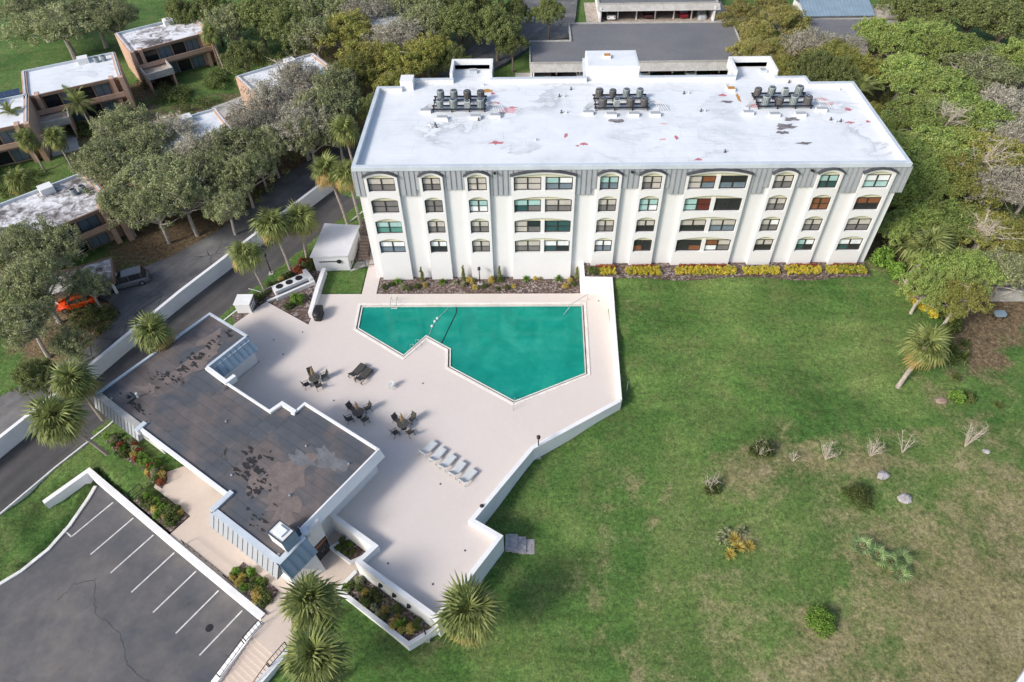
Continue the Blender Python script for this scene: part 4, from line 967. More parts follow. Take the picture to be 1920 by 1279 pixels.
railing('railing', 'black metal railing behind the parking wall above the planting bed', [(*uvL(-9.3,-15.25),-1.7),(*uvL(-3.8,-15.2),-1.7),(*uvL(1.5,-15.3),-1.7)], .85, spacing=.8)
railing('railing', 'small dark railing panel at the corner of the upper planting bed', [(*uvL(-17.3,-15.3),-1.75),(*uvL(-17.3,-13.9),-1.75)], .9)
railing('railing', 'black handrail by the porch at the back of the flower bed', [(*uvL(-18.4,-11.6),-1.75),(*uvL(-15.9,-12.3),-1.75)], .9, spacing=.5)
# fan unit beside the road: white frame with three round openings
FU = empty('fan_unit', (-28.2, 61.0, 0), 'white frame with three round dark fans in the mulch bed', 'fan unit')
fa = Vector((.80,.60,0)); fb = Vector((-.60,.80,0)); fc = Vector((-28.4,61.2,0))
FM = Matrix(((fa.x,fb.x,0,fc.x),(fa.y,fb.y,0,fc.y),(0,0,1,0),(0,0,0,1)))
def fmb(m): m.v = [tuple(FM @ Vector(p)) for p in m.v]; return m
fmb(MB().box(-2.1,2.1,-.2,1.0,-.1,.75)).build('casing', M['white'], FU)
fmb(MB().box(-1.9,2.0,-.65,-.22,-.05,.35)).build('trough', M['hood'], FU)
fmb(MB().box(-2.3,2.6,-.95,-.66,-.1,.45)).build('front_rim', M['white'], FU)
fmb(MB().box(2.12,2.6,-.66,1.5,-.1,.8)).build('end_block', M['white'], FU)
for k in range(3):
    fmb(MB().lathe([(.44,.752),(.44,.78),(.40,.78),(.1,.765)], (-1.3+1.25*k,.42,0), 18)).build('fan', M['black'], FU)
e = empty('mailbox_pier', (*uv(-29.0,8.2), -.3), 'white block pier with cage at the road edge of the deck', 'pier')
c = uv(-28.5,7.9)
MB().box(c[0]-.9,c[0]+.8,c[1]-.75,c[1]+.85,-.5,1.25, Matrix.Identity(4)).build('block', M['white'], e)
MB().box(c[0]-1.0,c[0]+.9,c[1]-.85,c[1]+.95,1.25,1.35).build('cap', M['white_wall'], e)
b = MB()
for k in range(5): b.bar((c[0]+1.0,c[1]-.8+.42*k,-.1),(c[0]+1.0,c[1]-.8+.42*k,1.3),.05)
b.bar((c[0]+1.0,c[1]-.85,1.3),(c[0]+1.0,c[1]+.95,1.3),.06); b.build('bars', M['black'], e)
fr = MB().tube([(-33.2,60.2,-.1),(-33.2,60.2,.9),(-31.6,59.6,.9),(-30.6,60.6,.9),(-30.6,60.6,-.1)], .05, 6).tube([(-31.6,59.6,.9),(-31.6,59.6,-.1)], .05, 6)
tag(fr.build('pipe_rail', M['steel'], loc=(-31.6,59.6,-.1)), 'thin grey pipe rail beside the fan unit', 'railing')

# ------------------------------------------------------------------ grill, pool fittings
GR = empty('covered_grill', (-24.1,56.3,0), 'barbecue grill under a black cover on the pool deck', 'grill')
g = MB(); sec = [(0,.46,.40),(.35,.50,.42),(.75,.56,.46),(1.0,.54,.44),(1.16,.40,.34),(1.22,.20,.18)]
for i, (z, a, b2) in enumerate(sec):
    for k in range(14):
        t = 2*math.pi*k/14; wob = 1+.05*math.sin(5*t+z*3)
        cx = math.copysign(abs(math.cos(t))**.55, math.cos(t)); cy = math.copysign(abs(math.sin(t))**.55, math.sin(t))
        g.v.append((-24.1+cx*b2*1.15*wob, 56.3+cy*a*1.8*wob, .01+z))
for i in range(len(sec)-1):
    for k in range(14): g.f.append((i*14+k, i*14+(k+1) % 14, (i+1)*14+(k+1) % 14, (i+1)*14+k)); g.m.append(0)
g.f.append(tuple(5*14+k for k in range(14))); g.m.append(0)
g.build('cover', M['black'], GR, smooth=True)
MB().box(-24.28,-23.92,55.34,55.37,.62,.72).build('badge', M['white_plastic'], GR)
MB().box(-23.5,-23.47,56.5,56.62,.8,.92).build('badge', M['white_plastic'], GR)
LD = empty('pool_ladder', (-15.6,58.0,0), 'chrome pool ladder on the far edge of the pool', 'ladder')
for x in (-15.95,-15.25): MB().tube([(x,58.9,.0),(x,58.85,.7),(x,58.45,.9),(x,57.95,.7),(x,57.75,.1),(x,57.75,-1.1)], .03, 8).build('rail', M['steel'], LD)
for z in (-.1,-.4,-.7): MB().box(-15.95,-15.25,57.68,57.80,z,z+.05).build('step', M['white_plastic'], LD)
LD = empty('pool_ladder', (-12.3,51.7,0), 'small chrome rails on the inner corner of the pool', 'ladder')
for t in (0,.55):
    x, y = -12.55+t*.9, 51.2+t*1.25
    MB().tube([(x+.3,y-.25,.0),(x+.3,y-.25,.55),(x,y,.75),(x-.35,y+.2,.45),(x-.4,y+.24,-.6)], .03, 8).build('rail', M['steel'], LD)
hr = MB().tube([(7.1,59.0,0),(7.1,59.0,.95),(5.2,57.5,.75),(4.2,56.6,-.1),(4.15,56.5,-.5)], .035, 8)
tag(hr.build('pool_handrail', M['steel'], loc=(7.1,59,0)), 'bent metal handrail above the pool steps at the far right corner', 'handrail')
hr = MB().tube([(-1.45,42.6,0),(-1.4,42.7,.9),(-1.3,43.6,.8),(-1.2,44.4,-.2)], .03, 8)
tag(hr.build('pool_handrail', M['steel'], loc=(-1.4,42.6,0)), 'short handrail at the near point of the pool', 'handrail')
ps = empty('pool_steps', (5.2,56.8,-.6), 'submerged corner steps under the bent pool handrail', 'steps')
for k in range(4):
    r = .55+.42*k; pts = [(6.3,57.95),(6.3-r*1.15,57.95),(6.3-r*1.15,57.95-r*.75),(6.3-r*.85,57.95-r),(6.3,57.95-r)]
    MB().prism(pts, -1.9, -.22-.20*k).build('step', M['coping' if k == 0 else 'plaster'], ps)
    if k: MB().wall([(p[0], p[1], -.215-.20*k) for p in pts[1:]], -.23-.2*k, .10).build('nosing', M['black'], ps)
ps = empty('pool_steps', (-1.2,44.4,-.6), 'submerged steps at the near point of the pool', 'steps')
pv = Vector((-1.3,44.0)); da = Vector((-.82,.565)); db = Vector((.89,.45))
for k in range(3):
    r = .7+.45*k; pts = [tuple(pv), tuple(pv+db*r), tuple(pv+db*r*.55+da*r*.55+Vector((0,.25))), tuple(pv+da*r)]
    MB().prism(pts, -1.9, -.2-.2*k).build('step', M['plaster'], ps)
    MB().wall([(p[0], p[1], -.195-.20*k) for p in pts[1:]], -.22-.2*k, .09).build('nosing', M['black'], ps)
rp = empty('float_rope', (-9.8,56,-.1), 'rope with three white floats across the pool', 'rope')
R = [(-9.2,57.85,-.06),(-9.7,57.0,-.07),(-10.4,55.9,-.07),(-10.8,54.9,-.07),(-11.0,53.6,-.06),(-11.15,53.1,-.02)]
MB().tube(R, .022, 6).build('rope', M['white_plastic'], rp)
for (x, y) in ((-10.35,56.0),(-10.6,55.5),(-10.85,54.75)):
    MB().lathe([(.04,-.12),(.15,-.08),(.17,0),(.15,.08),(.04,.12)], (x,y,-.04), 12).build('float', M['white_plastic'], rp)
hs = MB().tube([(-8.3,57.8,-.07),(-8.25,56.9,-.075),(-8.6,55.6,-.075),(-9.0,54.2,-.075),(-9.3,53.0,-.075),(-9.6,52.0,-.06)], .05, 7)
tag(hs.build('pool_hose', M['black'], loc=(-8.6,55,-.08)), 'dark cleaning hose floating across the pool', 'hose')
for i, (x, y) in enumerate([(-33.0,52.0),(-25.5,53.8),(-28.5,52.6),(-20.0,43.9),(-8.1,34.0),(-11.9,26.2),(-5.4,27.4),(-7.9,24.4),(-26.9,50.4),(-11.0,46.2),(8.4,58.8)]):
    if inside(DECK, x, y):
        tag(MB().lathe([(.1,0),(.1,.012),(.07,.016)], (x,y,0), 10).build('deck_drain', M['hood'], loc=(x,y,0)), 'small round dark drain in the pool deck', 'drain', 'drains in the pool deck')

# ------------------------------------------------------------------ lamps
def lamp(x, y, z, h, label, double=False):
    e = empty('lamp_post', (x, y, z), label, 'lamp', 'black lamp posts')
    MB().box(x-.28, x+.28, y-.28, y+.28, z-.3, z+.06).build('footing', M['concrete'], e)
    MB().tube([(x,y,z),(x,y,z+h)], [.075,.05], 8).build('post', M['black'], e)
    MB().lathe([(.07,0),(.17,.08),(.20,.36),(.12,.46),(.04,.55)], (x,y,z+h), 8).build('lantern', M['black'], e)
lamp(1.05, 37.9, -1.3, 3.0, 'black lamp post outside the bend of the deck parapet')
lamp(-4.1, 31.3, -1.9, 2.3, 'black lamp post in the inner corner of the deck parapet')
lamp(-5.7, 61.9, .03, 2.1, 'black lamp post in the mulch bed before the facade')
lamp(-31.9, 64.4, -.3, 2.6, 'black lamp post beside the road near the fan unit')
lamp(-8.3, 20.8, -2.1, 2.6, 'black lamp post at the end of the long planter')
m = MB().tube([(10.2,44.6,-.9),(10.45,45.8,.9)], [.08,.06], 8).box(9.95,10.45,44.35,44.85,-1.1,-.85)
tag(m.build('leaning_post', M['hood'], loc=(10.2,44.6,-.9)), 'dark leaning post on the lawn beside the right deck wall', 'post')
for i, (u) in enumerate((7.4,8.9,10.5)):
    a = uv(u, -8.25); tag(MB().box(a[0]-.16,a[0]+.16,a[1]-.16,a[1]+.1,-.2,.12).build('wall_light', M['black'], loc=(a[0],a[1],-.2)), 'small black light on the deck parapet above the planter, %s of three' % ['left','middle','right'][i], 'light', 'parapet lights')

# ------------------------------------------------------------------ patio furniture
def chair_proto():
    r = empty('patio_chair', (0,0,0))
    MB().box(-.27,.27,-.26,.28,.40,.44).build('seat', M['sling'], r)
    m = MB().add([(-.27,-.26,.43),(.27,-.26,.43),(.27,-.50,1.02),(-.27,-.50,1.02),(-.27,-.22,.43),(.27,-.22,.43),(.27,-.46,1.03),(-.27,-.46,1.03)], [(3,2,1,0),(4,5,6,7),(0,1,5,4),(2,3,7,6),(1,2,6,5),(3,0,4,7)]); m.build('backrest', M['sling'], r)
    for s in (-1, 1):
        m = MB().tube([(s*.30,.30,.0),(s*.30,.28,.62),(s*.30,-.30,.66),(s*.30,-.42,.72)], .024, 6); m.build('arm_frame', M['black'], r)
        MB().tube([(s*.30,-.42,.0),(s*.29,-.22,.42),(s*.28,-.5,1.06)], .024, 6).build('back_leg', M['black'], r)
    MB().tube([(-.30,.30,.03),(.30,.30,.03)], .02, 6).build('foot_bar', M['black'], r)
    return r
def table_proto():
    r = empty('patio_table', (0,0,0))
    MB().lathe([(.58,.70),(.60,.72),(.58,.74)], n=22).build('tabletop', M['sling'], r)
    MB().lathe([(.30,0),(.28,.03),(.05,.06),(.05,.70)], n=12).build('pedestal', M['black'], r)
    for k in range(4):
        a = math.pi*k/2+.4; MB().bar((.05*math.cos(a),.05*math.sin(a),.35),(.5*math.cos(a),.5*math.sin(a),.70),.035).build('strut', M['black'], r)
    return r
def brolly_proto():
    r = empty('closed_parasol', (0,0,0))
    MB().tube([(0,0,.74),(0,0,2.35)], .022, 8).build('pole', M['wood'], r)
    m = MB(); sec = [(1.15,.06),(1.3,.16),(1.7,.15),(2.1,.10),(2.35,.03)]
    for z, q in sec:
        for k in range(12):
            a = 2*math.pi*k/12; rr = q*(1.15 if k % 2 else .75); m.v.append((rr*math.cos(a), rr*math.sin(a), z))
    for i in range(len(sec)-1):
        for k in range(12): m.f.append((i*12+k, i*12+(k+1) % 12, (i+1)*12+(k+1) % 12, (i+1)*12+k)); m.m.append(0)
    m.build('folded_canopy', M['umbrella'], r)
    MB().lathe([(.03,0),(.05,.05),(.01,.12)], (0,0,2.35), 8).build('finial', M['wood'], r)
    return r
CHP, TBP, BRP = chair_proto(), table_proto(), brolly_proto(); first = True
TN = ['patio table nearest the clubhouse mansard', 'middle patio table', 'patio table nearest the white loungers']
for i, (x, y) in enumerate([(-22.4,46.35),(-17.0,41.85),(-12.3,40.4)]):
    t = TBP if first else copy_tree(TBP); t.location = (x,y,.002); t.rotation_euler.z = .3*i
    tag(t, 'dark round %s' % TN[i], 'table', 'dark patio tables')
    b = BRP if first else copy_tree(BRP); b.location = (x,y,.002); tag(b, 'closed tan parasol in the %s' % TN[i], 'parasol', 'closed parasols')
    for k in range(4):
        a = math.pi/2*k+.62+.12*i+rng.uniform(-.12,.12); d = 1.02+rng.uniform(-.06,.1)
        c = CHP if (first and k == 0) else copy_tree(CHP)
        c.location = (x+d*math.cos(a), y+d*math.sin(a), .003); c.rotation_euler.z = a+math.pi/2+rng.uniform(-.15,.15)
        tag(c, 'dark sling chair on the %s side of the %s' % (['far right','far left','near left','near right'][k], TN[i]), 'chair', 'dark patio chairs')
    first = False
def lounger(mat, fr, name, back=.55):
    r = empty(name, (0,0,0)); w = .33
    MB().box(-w,w,-.1,1.25,.34,.39).build('seat', M[mat], r)
    m = MB(); a = back; L = .72
    m.box(-w,w,-L,0,-.02,.03, Matrix.Translation((0,-.1,.36)) @ Matrix.Rotation(-a, 4, 'X')); m.build('backrest', M[mat], r)
    for s in (-1,1):
        MB().bar((s*(w+.03),-.75,.33),(s*(w+.03),1.28,.33),.04,.05).build('side_rail', M[fr], r)
        for y in (-.6,1.1): MB().bar((s*(w+.03),y,0),(s*(w+.03),y,.33),.045).build('leg', M[fr], r)
        MB().bar((s*w,-.62,.33),(s*w,-.1-L*.75*math.cos(a),.36+L*.75*math.sin(a)),.03).build('prop', M[fr], r)
    for k in range(6): MB().box(-w+.02,w-.02,.0+.2*k,.012+.2*k,.391,.398).build('strap_seam', M[fr], r)
    return r
LD_, LW_ = lounger('sling','black','sun_lounger'), lounger('white_plastic','white_plastic','sun_lounger', .75)
ang = math.atan2(E1.y, E1.x)
for i, (x, y) in enumerate([(-18.25,47.35),(-17.45,46.75)]):
    o = LD_ if i == 0 else copy_tree(LD_); o.location = (x,y,.002); o.rotation_euler.z = ang+.1; o.scale = (1.12,1.12,1.12)
    tag(o, 'dark sling sun lounger, %s of the pair near the pool' % ('left','right')[i], 'sun lounger', 'dark sun loungers')
for i in range(5):
    o = LW_ if i == 0 else copy_tree(LW_)
    p = Vector((-9.75,37.5)).lerp(Vector((-5.75,34.35)), i/4)
    o.location = (p.x,p.y,.002); o.rotation_euler.z = ang+rng.uniform(-.06,.06); o.scale = (1.02,1.0,.95)
    tag(o, 'white plastic sun lounger, %s in the row of five' % ['leftmost','second from left','middle','second from right','rightmost'][i], 'sun lounger', 'row of white sun loungers')
wc = empty('plastic_chair', (-14.2,45.6,.002), 'single white plastic chair standing alone on the deck', 'chair')
def pc(m, n): 
    m.v = [(-14.2+p[0]*.9+p[1]*.35, 45.6+p[1]*.9-p[0]*.35, p[2]) for p in m.v]; m.build(n, M['white_plastic'], wc)
pc(MB().box(-.25,.25,-.25,.25,.40,.44), 'seat'); pc(MB().box(-.25,.25,.22,.28,.44,.90), 'backrest')
for sx in (-1,1):
    pc(MB().bar((sx*.26,-.22,.64),(sx*.26,.25,.66),.06,.04), 'arm')
    for sy in (-1,1): pc(MB().bar((sx*.27,sy*.25,0),(sx*.24,sy*.22,.42 if sy > 0 else .64),.05), 'leg')
# ------------------------------------------------------------------ townhouses beyond the road
def townhouse(c, w, d, ang, h, label, roof='white_roof', rooftop_ac=False, terrace=True, planting=False):
    "c = centre, w along the front, d deep, front faces local -y"
    z0 = ground_z(*c); e = empty('townhouse', (c[0], c[1], z0), label, 'house', 'townhouses beyond the road')
    T = Matrix.Translation((c[0], c[1], z0)) @ Matrix.Rotation(ang, 4, 'Z')
    def put(m, name, mat, par=None):
        m.v = [tuple(T @ Vector(p)) for p in m.v]; return m.build(name, M[mat] if isinstance(mat, str) else mat, par or e)
    put(MB().box(-w/2+.3, w/2-.3, -d/2+1.1, d/2, -.6, h-.25), 'wall', 'tan')
    for s in (-1, 1):       # thick end walls running past the front
        put(MB().box(s*w/2-.35, s*w/2+.35, -d/2-.7, d/2+.2, -.6, h+.25), 'end_wall', 'tan')
        put(MB().box(s*(w/2-1.4)-.3, s*(w/2-1.4)+.3, -d/2-.2, -d/2+1.2, -.6, h+.1), 'buttress', 'tan')
    put(MB().box(-w/2+.36, w/2-.36, -d/2+.2, d/2+.05, h-.25, h), 'roof', roof)
    put(MB().wall([(-w/2,-d/2,h+.35),(-w/2,d/2,h+.35),(w/2,d/2,h+.35),(w/2,-d/2,h+.35)], h-.1, .22), 'parapet', 'trim')
    put(MB().box(-w/2+.36, w/2-.36, -d/2-.05, -d/2+.2, h-.35, h+.08), 'eave', 'tan_dark')
    hs = h/2
    put(MB().box(-w/2+.4, w/2-.4, -d/2-.3, -d/2+1.15, hs-.3, hs), 'balcony_floor', 'tan_dark')
    put(MB().box(-w/2+.4, w/2-.4, -d/2-.4, -d/2-.28, hs, hs+.75), 'balcony_front', 'tan')
    for k in range(4):
        x0 = -w/2+1.9+k*(w-3.8)/4; x1 = x0+(w-3.8)/4-.25
        for zz, hh in ((hs+.1, h-.5), (.1, hs-.5)):
            wd = put(MB().box(x0, x1, -d/2+1.04, -d/2+1.12, zz, hh), 'window', 'bronze')
            xm = (x0+x1)/2
            for a, b in ((x0+.08, xm-.04), (xm+.04, x1-.08)): put(MB().box(a, b, -d/2+1.0, -d/2+1.05, zz+.1, hh-.1), 'pane', PANE['du'[k % 2]], wd)
    if terrace:
        put(MB().box(-w/2+.2, -w/2+4.6, -d/2-4.4, -d/2-.4, hs-.5, hs-.2), 'terrace_floor', 'leafy_concrete')
        put(MB().wall([(-w/2+.2,-d/2-.5,hs+.6),(-w/2+.2,-d/2-4.4,hs+.6),(-w/2+4.6,-d/2-4.4,hs+.6),(-w/2+4.6,-d/2-.5,hs+.6)], hs-.5, .2), 'terrace_wall', 'concrete')
        for sx in (.35, 4.45): put(MB().box(-w/2+sx-.15, -w/2+sx+.15, -d/2-4.4, -d/2-.5, -.6, hs-.5), 'garage_wall', 'tan')
        put(MB().box(-w/2+.5, -w/2+4.3, -d/2-8.5, -d/2-.5, -.5, .06), 'driveway_apron', 'concrete')
    put(MB().box(w*.1, w*.1+1.6, d/2-1.7, d/2-.2, h, h+.9), 'roof_box', 'white')
    if rooftop_ac:
        for k in range(2):
            put(MB().lathe([(.42,0),(.42,.75),(.36,.8)], (w/2-1.6-k*1.1, d/2-1.9 if rooftop_ac == 1 else .8, h), 14), 'condenser', 'ac_green')
            put(MB().lathe([(.32,.8),(.30,.82),(.05,.80)], (w/2-1.6-k*1.1, d/2-1.9 if rooftop_ac == 1 else .8, h), 14), 'condenser_fan', 'black')
    return e
townhouse((-73.2,105.8), 13.6, 9.8, rad(29), 5.8, 'tan townhouse with clean white roof and front roof terrace', rooftop_ac=1)
townhouse((-64.6,122.4), 13.4, 9.2, rad(37), 5.8, 'tan townhouse with dark mottled roof and planted balcony', roof='mottled')
townhouse((-80.6,91.6), 13.0, 9.5, rad(27), 5.8, 'tan townhouse with white roof cut by the left picture edge')
townhouse((-60.5,69.2), 14.5, 9.6, rad(44), 5.3, 'tan townhouse with stained white roof and two rooftop condensers', roof='mottled', rooftop_ac=2, terrace=False)
townhouse((-48.6,86.0), 13.0, 9.5, rad(35), 5.8, 'tan townhouse whose white roof hides under the big oaks', terrace=False)
townhouse((-37.5,104.5), 13.0, 11.0, rad(38), 5.8, 'tan townhouse with white roof behind bare mossy oaks', terrace=False)
townhouse((-22.5,128.0), 12.0, 9.0, rad(30), 5.8, 'far tan townhouse glimpsed between the trees at the top', terrace=False)
townhouse((-92.0,84.0), 12.0, 9.0, rad(27), 5.6, 'tan townhouse at the far left edge behind palms', terrace=False)
# solar array on the ground behind the first houses
sp = empty('solar_array', (-82.6,102.6,3), 'blue solar panels on a low roof at the left edge', 'solar panels')
SPm = plain('solar_cell', (.03,.05,.10), (.02,.035,.075), 1, .25)
for k in range(6):
    for j in range(2):
        m = MB().box(k*1.15, k*1.15+1.08, j*1.9, j*1.9+1.8, 0, .05, Matrix.Translation((-87.5,99.6,3.4)) @ Matrix.Rotation(rad(29),4,'Z') @ Matrix.Rotation(rad(8),4,'X'))
        m.build('panel', SPm, sp)
MB().box(0,7,0,3.8,-3.4,-.1, Matrix.Translation((-87.5,99.6,3.4)) @ Matrix.Rotation(rad(29),4,'Z')).build('support', M['tan'], sp)

def carport(name, label, poly, h, roof, posts, fascia, par=.35, z0=0.0, cat='carport'):
    e = empty(name, (poly[0][0], poly[0][1], z0), label, cat)
    MB().prism(poly, h, h+.25, True).build('roof', M[roof], e)
    MB().wall([(p[0],p[1],h+.25+par*.5) for p in poly], h-par, .2, .5, True).build('fascia', M[fascia], e)
    for (x, y) in posts: MB().box(x-.12, x+.12, y-.12, y+.12, z0-.3, h).build('post', M['white_wall'], e)
    return e
C1 = carport('carport', 'long carport with dark flat roof behind the apartment block', [(.6,115.0),(37.6,115.0),(38.4,131.4),(8.0,131.6),(8.0,123.9),(.6,123.8)], 2.75, 'carport_roof',
        [(x, 115.3) for x in np.arange(1.2, 37.5, 4.0)]+[(x, 122) for x in np.arange(1.2, 37.5, 4.0)], 'concrete', .5)
MB().add([(.6,114.85,2.98),(37.5,114.85,2.98),(37.5,113.6,2.1),(.6,113.6,2.1)], [(3,2,1,0)]).box(.6,37.5,114.72,114.84,2.1,2.9).build('front_skirt', M['concrete'], C1)
MB().box(37.0,37.25,115.2,131,0,2.7).build('end_wall', M['white_wall'], C1); MB().box(.7,.95,115.2,123.5,0,2.7).build('end_wall', M['white_wall'], C1)
C2 = carport('carport', 'carport at the top with grey skirt and parked cars', [(14.3,140.6),(37.5,140.6),(37.5,152),(14.3,152)], 2.85, 'carport_roof',
        [(x, 141.0) for x in (18.2,21.9,25.6,29.3,32.8)], 'concrete', .5)
MB().add([(14.0,140.4,3.15),(37.9,140.4,3.15),(37.9,139.2,2.3),(14.0,139.2,2.3)], [(3,2,1,0)]).box(14,37.9,140.3,140.4,2.3,3.1).build('front_skirt', M['concrete'], C2)
for x in (14.6, 36.9): MB().box(x-.15,x+.15,139.4,152,0,2.8).build('end_wall', M['white_wall'], C2)
MB().box(14.5,37,149.5,149.7,0,2.8).build('back_wall', M['concrete'], C2)
C3 = carport('carport', 'low carport with leaf-stained white roof at the left road edge', [(-55.2,56.8),(-48.6,59.8),(-50.5,63.8),(-57.0,60.5)], 2.5, 'mottled', [(-54.8,57.4),(-49.2,60.0),(-52,58.6),(-50.7,63.2)], 'tan_dark', .3, .42)
# low buildings at the top right
e = empty('metal_roof_shed', (58,136,0), 'pale blue metal-roofed shed at the top right', 'shed')
MB().box(52.3,64.6,133,141,-.3,3.6).build('wall', M['white_wall'], e)
MB().add([(51.9,132.4,3.5),(65.0,132.4,3.5),(65.0,137,4.6),(51.9,137,4.6),(65.0,141.6,3.5),(51.9,141.6,3.5)], [(0,1,2,3),(3,2,4,5)]).build('roof', M['mansard_blue'], e)
for k in range(20): MB().bar((52.2+k*.65,132.4,3.55),(52.2+k*.65,137,4.65),.05,.06).build('roof_rib', M['mansard_blue'], e)
e = empty('flat_roof_shed', (61,128,0), 'low building with grey stained flat roof below the metal roof', 'shed')
MB().prism([(51.5,124.5),(60.5,121.5),(66,131.5),(52.5,131.8)], -.3, 2.9).build('wall', M['concrete'], e)
MB().prism([(51.2,124.2),(60.7,121.2),(66.4,131.8),(52.3,132.1)], 2.9, 3.1, True).build('roof', M['carport_roof'], e)
e = empty('brown_roof_shed', (66,134,0), 'small shed with brown littered roof beside the metal roof', 'shed')
MB().box(65.4,71,131.8,138,-.3,3.1).build('wall', M['white_wall'], e); MB().box(65.2,71.2,131.6,138.2,3.1,3.3).build('roof', M['leafy_concrete'], e)
e = empty('glass_patio', (56.5,59.5,.6), 'grey patio roof half hidden in the trees at the right edge', 'shed')
MB().box(52.8,58.5,57.6,62.5,.3,2.7).build('wall', M['concrete'], e); MB().box(52.5,58.8,57.3,62.8,2.7,2.85).build('roof', M['carport_roof'], e)
e = empty('air_conditioner', (.2,139.6,0), 'two pale air conditioners beside the far lawn', 'air conditioner')
for k in range(2): MB().box(-.8+k*1.3,.2+k*1.3,139+.3*k,140+.3*k,0,1.1).build('casing', M['ac_white'], e)
# lawn strip and driveway of the far side are part of the ground sheet

# ------------------------------------------------------------------ cars
def car(paint, glass, L=4.7, Wd=1.85, H=1.5, suv=False):
    r = empty('parked_car', (0,0,0)); hw = Wd/2
    prof = [(-L/2,.42,.62),(-L/2+.06,.30,.78),(-L/2+.9,.24,.90),(-L*.18,.22,.95),(L*.2,.22,.97),(L/2-.5,.24,.98),(L/2-.08,.30,.90),(L/2,.42,.70)]
    m = MB(); n = 8
    for x, zb, zt in prof:
        k = hw*(.86 if abs(x) > L/2-.1 else 1.0)
        for yy, zz in ((-k*.92,zb),(-k,zb+.18),(-k,zt-.16),(-k*.86,zt),(k*.86,zt),(k,zt-.16),(k,zb+.18),(k*.92,zb)): m.v.append((x,yy,zz))
    for i in range(len(prof)-1):
        for k in range(n): m.f.append((i*n+k,(i+1)*n+k,(i+1)*n+(k+1) % n,i*n+(k+1) % n)); m.m.append(0)
    m.f.append(tuple(range(n))); m.m.append(0); m.f.append(tuple((len(prof)-1)*n+k for k in range(n-1,-1,-1))); m.m.append(0)
    m.build('body', paint, r, smooth=False)
    xb = L/2-.25 if suv else L/2-.75
    cab = [(-L*.26,.90,.84),(-L*.08,H-.05,.70),(L*.1,H,.72),(xb-.35,H-.02,.72),(xb,.95,.82)]
    m = MB()
    for x, z, k in cab: m.v += [(x,-hw*k,z),(x,hw*k,z)]
    lo = [(x,-hw*.88,.90) for x, z, k in cab]+[(x,hw*.88,.90) for x, z, k in cab]; b0 = len(m.v); m.v += lo
    for i in range(4):
        m.f.append((2*i,2*i+2,2*i+3,2*i+1)); m.m.append(0 if i in (1,2) else 1)
        m.f.append((b0+i,b0+i+1,2*i+2,2*i)); m.m.append(1); m.f.append((b0+5+i+1,b0+5+i,2*i+1,2*i+3)); m.m.append(1)
    m.build('cabin', [paint, glass], r)
    for s in (-1,1):
        m = MB()
        for xx in (-L*.17, L*.06, xb-.5): m.bar((xx,s*hw*.90,.93),(xx,s*hw*.74,H-.07),.07,.05)
        m.bar((-L*.08,s*hw*.71,H-.02),(xb-.35,s*hw*.735,H+.01),.06,.06); m.bar((-L*.24,s*hw*.9,.94),(xb-.05,s*hw*.9,.97),.05,.05); m.build('pillar', paint, r)
    for x in (-L*.31, L*.30):
        for s in (-1,1):
            t = MB().lathe([(.2,-.11),(.33,-.11),(.34,-.05),(.34,.05),(.33,.11),(.2,.11)], n=18); t.v = [(x+p[0], s*(hw-.10)+p[2], .34+p[1]) for p in t.v]; w = t.build('wheel', M['rubber'], r)
            t = MB().lathe([(.19,-.02),(.19,.02)], n=12); t.v = [(x+p[0], s*(hw+.005)+p[2], .34+p[1]) for p in t.v]; t.build('rim', M['steel'], w)
    for s in (-1,1):
        MB().box(-L/2-.01,-L/2+.12,s*hw*.62-.2,s*hw*.62+.2,.62,.74).build('headlight', M['white_plastic'], r)
        MB().box(L/2-.12,L/2+.01,s*hw*.66-.16,s*hw*.66+.16,.70,.86).build('tail_light', PANE['r'], r)
        MB().box(-L*.2,-L*.2+.16,s*(hw+.02)-.09,s*(hw+.02)+.09,.93,1.05).build('mirror', paint, r)
    return r
def paintm(n, c): return plain('car_paint_'+n, c, tuple(x*.9 for x in c), 1, .25, spec=.6)
glass = PANE['d']
o = car(paintm('grey',(.13,.135,.145)), glass, 4.9, 1.95, 1.72, True); o.location = (-48.3,61.6,.504); o.rotation_euler.z = rad(24); tag(o, 'grey SUV parked nose-in beside the left carport', 'car')
o = car(paintm('orange',(.75,.07,.01)), glass, 4.4, 1.8, 1.45); o.location = (-52.9,57.9,.46); o.rotation_euler.z = rad(24); tag(o, 'bright orange car sheltering under the left carport', 'car')
white = car(paintm('white',(.78,.79,.80)), glass, 4.6, 1.85, 1.5); white.location = (16.9,142.4,.055); white.rotation_euler.z = rad(-90); tag(white, 'white car in the first bay of the top carport', 'car', 'cars under the carports')
dark = car(paintm('dark_red',(.05,.012,.014)), glass, 4.6, 1.85, 1.5); dark.location = (24.4,142.8,.055); dark.rotation_euler.z = rad(-90); tag(dark, 'dark maroon car in the third bay of the top carport', 'car', 'cars under the carports')
red = car(paintm('red',(.30,.015,.03)), PANE['u'], 4.5, 1.8, 1.45); red.location = (31.4,142.8,.055); red.rotation_euler.z = rad(-90); tag(red, 'red car in the fifth bay of the top carport', 'car', 'cars under the carports')
cc = empty('covered_car', (35.0,142.4,.05), 'car under a grey cover in the last bay of the top carport', 'car')
m = MB(); sec = [(-2.3,.55,.7),(-1.9,.85,.9),(-.8,.92,1.0),(-.3,.85,1.45),(.9,.85,1.48),(1.8,.9,1.05),(2.3,.7,.85)]
for y, k, z in sec: m.v += [(35-k,142.4+y,.06),(35-k*.96,142.4+y,z*.7),(35-k*.6,142.4+y,z),(35+k*.6,142.4+y,z),(35+k*.96,142.4+y,z*.7),(35+k,142.4+y,.06)]
